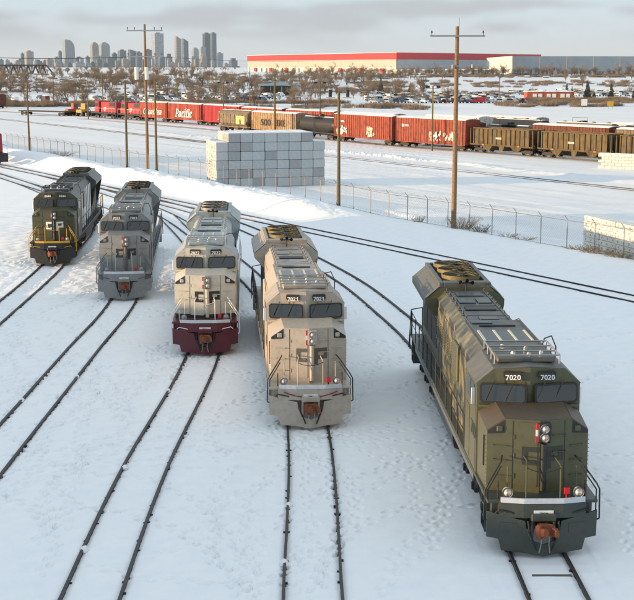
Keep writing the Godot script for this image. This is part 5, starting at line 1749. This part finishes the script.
func tower(i: int, x0: float, x1: float, ytop: float, tone: Color, shape := "flat", fac := 0, dist := 6000.0, label := "") -> void:
	# a city tower given by its angular width and height, set out at its true distance
	var k := dist / 1300.0
	var X := (x0 + x1) * 0.5
	var w := (x1 - x0)
	var h := 13.3 + ytop
	var m := mat("", tone, 0.35, 0.0, "facade%d" % fac, 0.014)
	var o := thing("office_tower", label, "tower", Vector3(X, 0, -dist), 0.0, "city skyline towers")
	var b := MB.new()
	var hw := w * 0.36
	var d := w * 0.36
	o.rotation.y = 0.5
	match shape:
		"flat":
			b.box(-hw, hw, 0, h, -d, d)
		"slope":
			b.prism([Vector2(-hw, 0), Vector2(hw, 0), Vector2(hw, h * 0.9), Vector2(-hw, h)], -d, d)
		"curve":
			b.prism([Vector2(-hw, 0), Vector2(hw * 1.25, 0), Vector2(hw * 1.25, h * 0.72), Vector2(hw, h * 0.86), Vector2(hw * 0.4, h * 0.96), Vector2(-hw * 0.4, h), Vector2(-hw, h)], -d, d)
		"dome":
			b.box(-hw, hw, 0, h * 0.86, -d, d)
			b.loft([[Vector3(hw, h * 0.86, d), Vector3(hw, h * 0.86, -d), Vector3(-hw, h * 0.86, -d), Vector3(-hw, h * 0.86, d)], [Vector3(hw * 0.75, h * 0.94, d * 0.75), Vector3(hw * 0.75, h * 0.94, -d * 0.75), Vector3(-hw * 0.75, h * 0.94, -d * 0.75), Vector3(-hw * 0.75, h * 0.94, d * 0.75)], [Vector3(hw * 0.3, h, d * 0.3), Vector3(hw * 0.3, h, -d * 0.3), Vector3(-hw * 0.3, h, -d * 0.3), Vector3(-hw * 0.3, h, d * 0.3)]])
		"step":
			b.box(-hw, hw, 0, h * 0.8, -d, d)
			b.box(-hw * 0.6, hw * 0.6, h * 0.8, h, -d * 0.6, d * 0.6)
	obj("shaft", b, m, o)
	if shape == "flat":
		b = MB.new().box(-hw * 0.5, hw * 0.4, h, h + 5.0, -d * 0.5, d * 0.5)
		obj("plant_room", b, m, o)
func skyline() -> void:
	var warm := Color(0.38, 0.34, 0.31)
	var pale := Color(0.36, 0.42, 0.46)
	var mid := Color(0.1, 0.16, 0.22)
	var dark := Color(0.035, 0.075, 0.12)
	var list := [[4, 9, 60, mid, "flat"], [9.5, 15, 60.5, warm, "flat"], [22, 28, 59, mid, "step"], [25.5, 29.5, 54, mid, "flat"], [29, 39, 52, warm, "flat"], [39, 47, 61, mid, "flat"], [50, 57, 59.5, warm, "flat"], [57, 65, 58, pale, "flat"], [62.5, 66.5, 52, mid, "flat"], [66.6, 78.5, 40.5, pale, "curve"], [78, 88, 58, dark, "flat"], [76, 89, 63, pale, "flat"], [94, 103, 43, warm, "dome"], [102, 114, 43, pale, "dome"], [96.5, 104.5, 56, pale, "flat"], [109, 117, 58, mid, "flat"], [115, 121, 54, dark, "flat"], [121, 130, 51, mid, "flat"], [131, 140, 50, mid, "slope"], [118, 121.5, 61, warm, "flat"], [128.5, 132.5, 61, pale, "flat"], [138, 145.6, 53, mid, "flat"], [147, 155, 50.5, mid, "flat"], [154, 167, 34.7, pale, "flat"], [155, 163, 47, dark, "slope"], [157.5, 162, 58, pale, "flat"], [161, 168, 57, warm, "flat"], [168, 175, 54, mid, "step"], [177, 184, 37, warm, "slope"], [184, 191, 39.5, mid, "slope"], [193.6, 201, 48, pale, "dome"], [201, 208, 48, pale, "flat"], [204.5, 213, 34.7, dark, "flat"], [212, 218.5, 34.5, mid, "flat"], [217, 225, 53.6, pale, "flat"], [230, 239, 58.5, mid, "step"], [88, 94, 63, pale, "flat"], [142, 148, 62, warm, "flat"], [172, 178, 63, pale, "flat"], [188, 194, 62, mid, "flat"], [224, 231, 64, pale, "flat"], [44, 51, 64, mid, "flat"], [16, 23, 65, pale, "flat"]]
	rng.seed = 12
	var fx := 12.0
	while fx < 240.0:
		var fw := rng.randf_range(3.5, 7.5)
		list.append([fx, fx + fw, rng.randf_range(56.5, 64.0) + (4.0 if fx < 50 or fx > 222 else 0.0), [mid, mid, dark, pale, warm][rng.randi_range(0, 4)], ["flat", "flat", "step"][rng.randi_range(0, 2)]])
		fx += fw * rng.randf_range(0.8, 1.5)
	var words := ["slim", "broad", "plain", "low", "narrow", "blocky"]
	list.sort_custom(func(a, b): return a[0] < b[0])
	for i in list.size():
		var t = list[i]
		var dist := 6000.0 + (i * 37 % 11) * 60.0 - (400.0 if t[2] > 55 else 0.0)
		var k := dist / 1300.0
		var tn: String = {warm: "warm beige", pale: "pale", mid: "blue grey", dark: "dark glass"}[t[3]]
		var sh: String = {"flat": "flat topped", "step": "stepped", "slope": "slant topped", "dome": "peak topped", "curve": "curved shoulder"}[t[4]]
		tower(i, (t[0] - 317.0) * k, (t[1] - 317.0) * k, (66.0 - t[2]) * k, t[3], t[4], (i * 5) % 3, dist, "%s %s tower, %s from the left in the skyline" % [tn, sh, ordinal(i + 1)])
func warehouses() -> void:
	var red := mat("", Color(0.55, 0.03, 0.035), 0.6, 0.0, "soft", 0.02)
	var grey := mat("", Color(0.42, 0.4, 0.36), 0.7, 0.0, "soft", 0.02)
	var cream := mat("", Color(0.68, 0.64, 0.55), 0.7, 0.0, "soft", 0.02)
	var blue_grey := mat("", Color(0.36, 0.4, 0.43), 0.6, 0.0, "soft", 0.02)
	# red banded distribution warehouse
	var c := Vector2(72, -1200)
	var l := Vector2(-81, -1550)
	var r := Vector2(239, -1418)
	var o := thing("warehouse", "huge warehouse with a red band under its roof", "warehouse", Vector3(c.x, 6.9, c.y))
	var a := Vector3(l.x - c.x, 0, l.y - c.y)
	var e := Vector3(r.x - c.x, 0, r.y - c.y)
	var slab := func(called: String, y0: float, y1: float, m: Material, out: float, parent: Node) -> Node:
		var b := MB.new()
		var na := -Vector3(a.z, 0, -a.x).normalized()
		if na.z < 0: na = -na
		var q := [a - e.normalized() * out, Vector3(0, 0, out * 1.3), e * 1.0 + Vector3(out, 0, 0), a + e]
		b.loft([[q[0] + Vector3(0, y0, 0), q[1] + Vector3(0, y0, 0), q[2] + Vector3(0, y0, 0), q[3] + Vector3(0, y0, 0)], [q[0] + Vector3(0, y1, 0), q[1] + Vector3(0, y1, 0), q[2] + Vector3(0, y1, 0), q[3] + Vector3(0, y1, 0)]])
		return obj(called, b, m, parent)
	slab.call("base_wall", -1.0, 5.4, cream, 0.0, o)
	slab.call("middle_wall", 5.4, 12.4, grey, 0.6, o)
	slab.call("red_band", 12.4, 18.4, red, 1.4, o)
	var rw := MB.new()
	rw.loft([[Vector3(0.2, -1, 0.2), e + Vector3(2, -1, 0), e + Vector3(2, -1, -1), Vector3(0.2, -1, -1)], [Vector3(0.9, 12.3, 1.1), e + Vector3(2, 12.3, 1.1), e + Vector3(2, 12.3, -1), Vector3(0.9, 12.3, -1)]])
	obj("right_wall", rw, blue_grey, o)  # right face laid over in a bluer grey than the other walls
	slab.call("roof", 18.4, 18.7, M.snow_cap, 1.0, o)
	var ang := atan2(-a.z, a.x)
	for k in 22:
		if k % 5 == 2: continue
		var b := MB.new().box(0, 7.0, 0.0, 4.2, -0.3, 0.3)
		var dk := obj("loading_door", b, M.white if k % 3 else red, o)
		dk.transform = Transform3D(Basis(Vector3.UP, ang), a * (0.06 + k * 0.041) + Vector3(-1.2, 0.2, 1.0))
	# second warehouse
	o = thing("warehouse", "grey flat warehouse at the right with a sunlit cream end wall", "warehouse", Vector3(148, 7.0, -1000))
	var e2 := Vector3(260, 0, -40)
	var a2 := Vector3(13, 0, -250)
	var b := MB.new()
	b.loft([[a2, Vector3.ZERO, e2, e2 + a2], [a2 + Vector3(0, 13.6, 0), Vector3(0, 13.6, 0), e2 + Vector3(0, 13.6, 0), e2 + a2 + Vector3(0, 13.6, 0)]])
	obj("wall", b, blue_grey, o)
	b = MB.new()
	b.loft([[a2 + Vector3(-0.6, 0, 0), Vector3(-0.6, 0, 0.3), Vector3(0.3, 0, 0.3), a2 + Vector3(0.3, 0, 0)], [a2 + Vector3(-0.6, 13.8, 0), Vector3(-0.6, 13.8, 0.3), Vector3(0.3, 13.8, 0.3), a2 + Vector3(0.3, 13.8, 0)]])
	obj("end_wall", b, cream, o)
	b = MB.new()
	for k in 12: b.box(k * 21.0, k * 21.0 + 0.4, 0, 13.5, -k * 3.23 + 0.1, -k * 3.23 + 0.5)
	obj("panel_seams", b, grey, o)
	# trailers at the docks
	rng.seed = 4
	for k in 9:
		var t := thing("trailer", "white lorry trailer parked by the warehouses, %s from the left" % ["first", "second", "third", "fourth", "fifth", "sixth", "seventh", "eighth", "ninth"][k], "trailer", Vector3(62.0 + k * 9.5, land(70.0 + k * 9, -985), -985.0 - k * 1.0), 0.35, "trailers by the warehouses")
		b = MB.new().cbox(-1.3, 1.3, 1.1, 4.0, -6.5, 6.5, 0.05)
		obj("box", b, M.pale_car, t)
		b = MB.new()
		for z in [-5.0, -3.8]: b.cyl(Vector3(-1.2, 0.5, z), Vector3(1.2, 0.5, z), 0.5, 0.5, 10)
		b.box(-0.1, 0.1, 0.0, 1.1, 4.0, 4.2)
		obj("wheels", b, M.black, t)
	# blue roofed shed
	o = thing("storage_shed", "grey shed with a blue roof and an open front", "shed", Vector3(-17, 0, -600))
	b = MB.new().box(5.5, 9.0, 0, 4.6, -6, 3)
	b.box(-9.0, -8.6, 0, 4.4, -6, 3); b.box(-8.6, 5.5, 0, 4.4, -6, -5.6)
	for x in [-4.0, 1.0]: b.box(x - 0.15, x + 0.15, 0, 4.5, 2.6, 2.9)
	obj("wall", b, mat("", Color(0.32, 0.29, 0.25), 0.8, 0.0, "streak", 0.1), o)
	b = MB.new().prism([Vector2(-9.6, 4.4), Vector2(9.6, 4.7), Vector2(9.6, 4.95), Vector2(1, 5.9), Vector2(-9.6, 5.2)], -6.6, 3.6)
	obj("roof", b, mat("", Color(0.2, 0.32, 0.4), 0.5), o)
	# red and white low building
	o = thing("low_building", "long orange red building with white gables and doors", "building", Vector3(94, land(94, -535), -535))
	b = MB.new().box(-9.2, 9.2, 0, 3.0, -4, 4)
	obj("wall", b, mat("", Color(0.45, 0.09, 0.03), 0.7, 0.0, "soft", 0.2), o)
	b = MB.new().prism([Vector2(-9.6, 3.0), Vector2(9.6, 3.0), Vector2(9.2, 3.4), Vector2(-9.2, 3.4)], -4.4, 4.4)
	obj("roof", b, M.snow_cap, o)
	for k in 3:
		b = MB.new().prism([Vector2(-2.2, 3.0), Vector2(2.2, 3.0), Vector2(0, 4.0)], 0, 0.5)
		var g := obj("gable", b, M.snow_cap, o)
		g.position = Vector3(-5.0 + k * 5.6, 0, 4.2)
		for s in [-1.1, 1.1]:
			b = MB.new().box(-0.8, 0.8, 0.1, 2.3, 0, 0.12)
			var dd := obj("door", b, M.white, o)
			dd.position = Vector3(-5.0 + k * 5.6 + s, 0, 4.02)
	# boards beside the road
	for q in [["square white sign with a blue foot behind the freight lines", 83.0, -408.0, M.white], ["square yellow sign behind the freight lines", 90.5, -405.0, M.yellow]]:
		o = thing("road_sign", q[0], "sign", Vector3(q[1], 0, q[2]))
		b = MB.new().cbox(-0.9, 0.9, 1.2, 3.2 if q[3] == M.white else 2.6, -0.05, 0.05, 0.02)
		obj("board", b, q[3], o)
		b = MB.new()
		for x in [-0.6, 0.6]: b.box(x - 0.05, x + 0.05, 0, 1.3, -0.12, -0.06)
		obj("legs", b, M.steel, o)
	# rail bridge at far left
	o = thing("truss_bridge", "dark steel truss bridge in front of the skyline at left", "bridge", Vector3(-258, 0, -1150), 0.1)
	b = MB.new()
	var n := 7
	for s in [-3.0, 3.0]:
		for k in n:
			var x0 := -22.0 + k * 44.0 / n
			var x1 := x0 + 44.0 / n
			b.cyl(Vector3(x0, 5, s), Vector3((x0 + x1) / 2, 14, s), 0.35, 0.35, 4, false)
			b.cyl(Vector3((x0 + x1) / 2, 14, s), Vector3(x1, 5, s), 0.35, 0.35, 4, false)
			b.cyl(Vector3(x0, 5, s), Vector3(x0, 14, s), 0.25, 0.25, 4, false)
		b.cyl(Vector3(-22, 14, s), Vector3(22, 14, s), 0.5, 0.5, 4, false)
		b.cyl(Vector3(-29, 5, s), Vector3(29, 5, s), 0.6, 0.6, 4, false)
		b.cyl(Vector3(-29, 5, s), Vector3(-22, 14, s), 0.45, 0.45, 4, false)
		b.cyl(Vector3(29, 5, s), Vector3(22, 14, s), 0.45, 0.45, 4, false)
	obj("truss", b, M.under, o)
	b = MB.new().box(-29, 29, 4.2, 5, -3, 3)
	obj("deck", b, M.under, o)
	b = MB.new()
	for x in [-27.0, 27.0]: b.box(x - 1.5, x + 1.5, -1, 4.2, -3, 3)
	obj("pier", b, grey, o)
func trees() -> void:
	mat("bark", Color(0.11, 0.08, 0.055), 0.9)
	mat("twigs", Color(0.21, 0.165, 0.12), 0.9)
	mat("spruce", Color(0.028, 0.035, 0.024), 0.9)
	var kinds := []
	for k in 6:
		var q := bare_tree_meshes(100 + k * 7, [9.0, 7.5, 11.0, 6.0, 8.5, 10.0][k], [0.75, 0.9, 0.6, 1.0, 0.8, 0.55][k])
		kinds.append([q[0].mesh(M.bark), q[1].mesh(M.twigs)])
	# groups: label, x range, z range, count, scale
	var groups := [
		["bare brown tree in the thicket behind the left flat cars", "bare trees left of the yard", -118.0, -62.0, -470.0, -400.0, 22, 0.95],
		["bare brown tree between the yard and the left parking rows", "bare trees before the left parking rows", -88.0, -40.0, -640.0, -520.0, 16, 0.8],
		["bare brown tree beside the blue roofed shed", "bare trees around the shed", -46.0, 6.0, -590.0, -400.0, 20, 1.0],
		["bare brown tree in the clump right of the shed", "bare trees in the middle clump", 14.0, 48.0, -620.0, -470.0, 20, 1.15],
		["bare brown tree in the row below the warehouses", "bare trees below the warehouses", 50.0, 230.0, -930.0, -840.0, 26, 0.8],
		["bare brown tree on the slope at the right edge", "bare trees at the right edge", 150.0, 215.0, -780.0, -690.0, 12, 1.1],
		["small bare brown tree behind the low building", "small bare trees behind the low building", 95.0, 160.0, -640.0, -540.0, 12, 0.6]]
	for g in groups:
		rng.seed = int(g[2] * 3 + 5000)
		var spots := []
		for k in g[6]: spots.append([rng.randf_range(g[2], g[3]), rng.randf_range(g[4], g[5])])
		spots.sort_custom(func(a, b): return a[0] / -a[1] < b[0] / -b[1])
		for k in g[6]:
			var x: float = spots[k][0]
			var z: float = spots[k][1]
			var s: float = g[7] * rng.randf_range(0.7, 1.25)
			var o := thing("bare_tree", g[0] + ", %s from the left" % ordinal(k + 1), "tree", Vector3(x, land(x, z), z), rng.randf_range(0, TAU), g[1])
			o.scale = Vector3(s, s * rng.randf_range(0.85, 1.15), s)
			var kd = kinds[rng.randi_range(0, 5)]
			inst("trunk", kd[0], o)
			inst("crown", kd[1], o)
	# far woodland that reads as one mass
	var placed := []
	rng.seed = 919
	for k in 1300:
		var z := -rng.randf_range(880, 2600)
		var x := rng.randf_range(-0.29, 0.29) * -z
		if n_c.get_noise_2d(x * 0.12, z * 0.12) < 0.02: continue
		if x > -120 and x < 480 and z < -960: continue
		placed.append([x, z])
	for k in 900:
		var z := -rng.randf_range(620, 920)
		var x := rng.randf_range(-0.29, 0.05) * -z
		if n_c.get_noise_2d(x * 0.16, z * 0.1 + 400.0) < 0.0: continue
		placed.append([x, z])
	for k in 200:
		var z := -rng.randf_range(960, 985)
		placed.append([rng.randf_range(-0.03, 0.3) * -z, z])
	for v in 3:
		for part in 2:
			var mm := MultiMesh.new()
			mm.transform_format = MultiMesh.TRANSFORM_3D
			mm.mesh = kinds[v][part]
			var list := []
			for i in placed.size():
				if i % 3 == v: list.append(placed[i])
			mm.instance_count = list.size()
			rng.seed = 700 + v
			for i in list.size():
				var s := rng.randf_range(0.6, 1.15)
				mm.set_instance_transform(i, Transform3D(Basis(Vector3.UP, rng.randf_range(0, TAU)).scaled(Vector3(s, s, s)), Vector3(list[i][0], land(list[i][0], list[i][1]) - 0.3, list[i][1])))
			var o := MultiMeshInstance3D.new()
			o.multimesh = mm
			o.name = numbered("distant_wood")
			add_child(o)
			stuff(o)
			tag(o, "brown leafless wood along the horizon", "wood")
	# low brown scrub, one mass
	var sc := MB.new()
	rng.seed = 31
	for k in 150:
		var a := rng.randf_range(0, TAU)
		var rr := sqrt(rng.randf()) * 1.6
		var p := Vector3(cos(a) * rr, -0.2, sin(a) * rr)
		var d := Vector3(rng.randf_range(-0.5, 0.5), rng.randf_range(0.6, 1.7), rng.randf_range(-0.5, 0.5))
		sc.cyl(p, p + d, 0.03, 0.012, 3, false)
		sc.cyl(p + d * 0.5, p + d * 0.5 + Vector3(rng.randf_range(-0.6, 0.6), rng.randf_range(0.1, 0.7), rng.randf_range(-0.6, 0.6)), 0.02, 0.01, 3, false)
	var sm := MultiMesh.new()
	sm.transform_format = MultiMesh.TRANSFORM_3D
	sm.mesh = sc.mesh(M.twigs)
	var sl := []
	for q in [[-0.29, 0.06, 640, 1000, 700], [0.06, 0.3, 620, 680, 120], [0.03, 0.3, 740, 830, 300], [0.02, 0.3, 900, 985, 500], [-0.29, -0.13, 430, 480, 260], [-0.09, 0.09, 400, 450, 90], [0.14, 0.24, 430, 500, 110], [0.16, 0.28, 500, 520, 130], [-0.12, 0.02, 470, 490, 110]]:
		for k in q[4]:
			var z := -rng.randf_range(q[2], q[3])
			var x := rng.randf_range(q[0], q[1]) * -z
			if n_c.get_noise_2d(x * 0.6, z * 0.6) < -0.12: continue
			sl.append(Vector3(x, land(x, z), z))
	sm.instance_count = sl.size()
	for i in sl.size():
		var s := rng.randf_range(0.6, 1.5)
		sm.set_instance_transform(i, Transform3D(Basis(Vector3.UP, rng.randf_range(0, TAU)).scaled(Vector3(s * 1.3, s * 0.8, s * 1.3)), sl[i]))
	var so := MultiMeshInstance3D.new()
	so.multimesh = sm
	so.name = "scrub"
	add_child(so)
	stuff(so)
	tag(so, "low brown scrub and dead grass between the far snow fields", "scrub")
	spruce("dark spruce right of the low red building, first of the row", 105.5, -556, 6.6, 1)
	spruce("small dark spruce, second of the row by the low red building", 108.5, -560, 5.0, 2)
	spruce("tallest dark spruce of the row at right", 113.5, -552, 8.2, 3)
	spruce("small dark spruce right of the tallest one", 117.0, -556, 4.2, 4)
	spruce("dark spruce near the right edge, alone", 119.5, -534, 7.0, 5)
	spruce("dark spruce cut by the right edge", 130.5, -538, 8.0, 6)
	spruce("slim dark spruce below the warehouse corner", 31.0, -640, 9.0, 7)
	spruce("slim dark spruce right of the one below the warehouse corner", 40.0, -655, 7.0, 8)
	spruce("slim dark spruce, third below the warehouse corner", 46.0, -650, 6.0, 9)
func make_background() -> void:
	make_car_kinds()
	var cols := []
	for c in [["white", Color(0.75, 0.75, 0.75)], ["silver", Color(0.5, 0.52, 0.54)], ["black", Color(0.05, 0.055, 0.06)], ["dark grey", Color(0.13, 0.15, 0.17)], ["grey", Color(0.28, 0.31, 0.34)], ["white", Color(0.78, 0.78, 0.78)], ["dark blue", Color(0.05, 0.09, 0.15)], ["silver", Color(0.42, 0.46, 0.5)], ["dark red", Color(0.12, 0.03, 0.03)]]: cols.append([c[0], mat("", c[1], 0.3)])
	parked_cars("behind the red boxcars", "cars parked in the left rows", -86, -16, -500, -600, 7, 4.0, 51, cols)
	parked_cars("left of the low red building", "cars parked in the right rows", 20, 80, -480, -600, 8, 3.8, 52, cols)
	parked_cars("behind the spruces at right", "cars parked at the right edge", 96, 150, -590, -650, 3, 4.2, 54, cols)
	parked_cars("at the far left", "vehicles at the far left", -116, -90, -500, -545, 2, 5.5, 53, cols)
	var red := thing("parked_car", "single red van in front of the right parking rows", "van", Vector3(58.5, 0, -478), 1.4)
	inst("body", car_kinds[3][0].mesh(M.cp_red), red)
	inst("windows", car_kinds[3][1], red)
	inst("wheels", car_kinds[3][2], red)
	trees()
	warehouses()
	skyline()

# ---------------------------------------------------------------- sky, sun, camera
func make_sky() -> Sky:
	var w := 2048
	var h := 1024
	var im := Image.create(w, h, false, Image.FORMAT_RGBF)
	var n1 := noise(61, 0.9, 4)
	for y in h:
		var el := (0.5 - (y + 0.5) / h) * PI
		if el < -0.03:
			im.fill_rect(Rect2i(0, y, w, h - y), Color(0.6, 0.62, 0.64))
			break
		for x in w:
			var az := (x + 0.5) / w * TAU
			var t := clampf(el / (PI / 2), 0, 1)
			var c := Color(0.63, 0.645, 0.65).lerp(Color(0.58, 0.675, 0.715), smoothstep(0.0, 0.05, el)).lerp(Color(0.68, 0.83, 0.96), pow(t, 0.5))
			if el < 0.0: c = Color(0.55, 0.58, 0.62)
			# thin layered cloud
			var q := n1.get_noise_3d(cos(az) * 3.4, sin(az) * 3.4, el * 34.0) + 0.6 * n1.get_noise_3d(cos(az) * 13, sin(az) * 13 + 20, el * 70.0)
			var k := smoothstep(-0.05, 0.4, q) * 0.8 * smoothstep(0.005, 0.03, el)
			c = c.lerp(Color(0.46, 0.48, 0.51), k)
			im.set_pixel(x, y, c)
	var m := PanoramaSkyMaterial.new()
	m.panorama = ImageTexture.create_from_image(im)
	var s := Sky.new()
	s.sky_material = m
	return s

func _ready() -> void:
	var cam := Camera3D.new()
	cam.name = "camera"
	add_child(cam)
	cam.position = Vector3(0, 13.32, 0)
	cam.rotation_degrees = Vector3(-10.204, 0, 0)
	cam.fov = 2.0 * rad_to_deg(atan(300.0 / 1300.0))
	cam.near = 0.5; cam.far = 12000.0
	cam.current = true
	var env := Environment.new()
	env.background_mode = Environment.BG_SKY
	env.sky = make_sky()
	env.background_energy_multiplier = 0.55
	env.tonemap_mode = Environment.TONE_MAPPER_LINEAR
	env.tonemap_exposure = 2.0
	env.sdfgi_enabled = true; env.ssao_enabled = true; env.ssil_enabled = true
	env.fog_enabled = true; env.fog_density = 0.00004; env.fog_light_color = Color(0.72, 0.78, 0.84)
	var we := WorldEnvironment.new()
	we.name = "world_environment"
	we.environment = env
	add_child(we)
	var sun := DirectionalLight3D.new()
	sun.name = "sun"
	sun.light_color = Color(1.0, 0.84, 0.63)
	sun.light_energy = 1.25
	sun.light_angular_distance = 0.5
	sun.shadow_enabled = true
	var el := deg_to_rad(5.7)
	var az := deg_to_rad(10.0)
	var d := Vector3(cos(el) * cos(az), -sin(el), -cos(el) * sin(az))
	sun.look_at_from_position(Vector3.ZERO, d, Vector3.UP)
	add_child(sun)
	make_textures()
	make_materials()
	make_tracks()
	make_ground()
	print("ground done")
	make_locomotives()
	print("locomotives done")
	make_trains()
	make_yard()
	print("yard done")
	make_background()
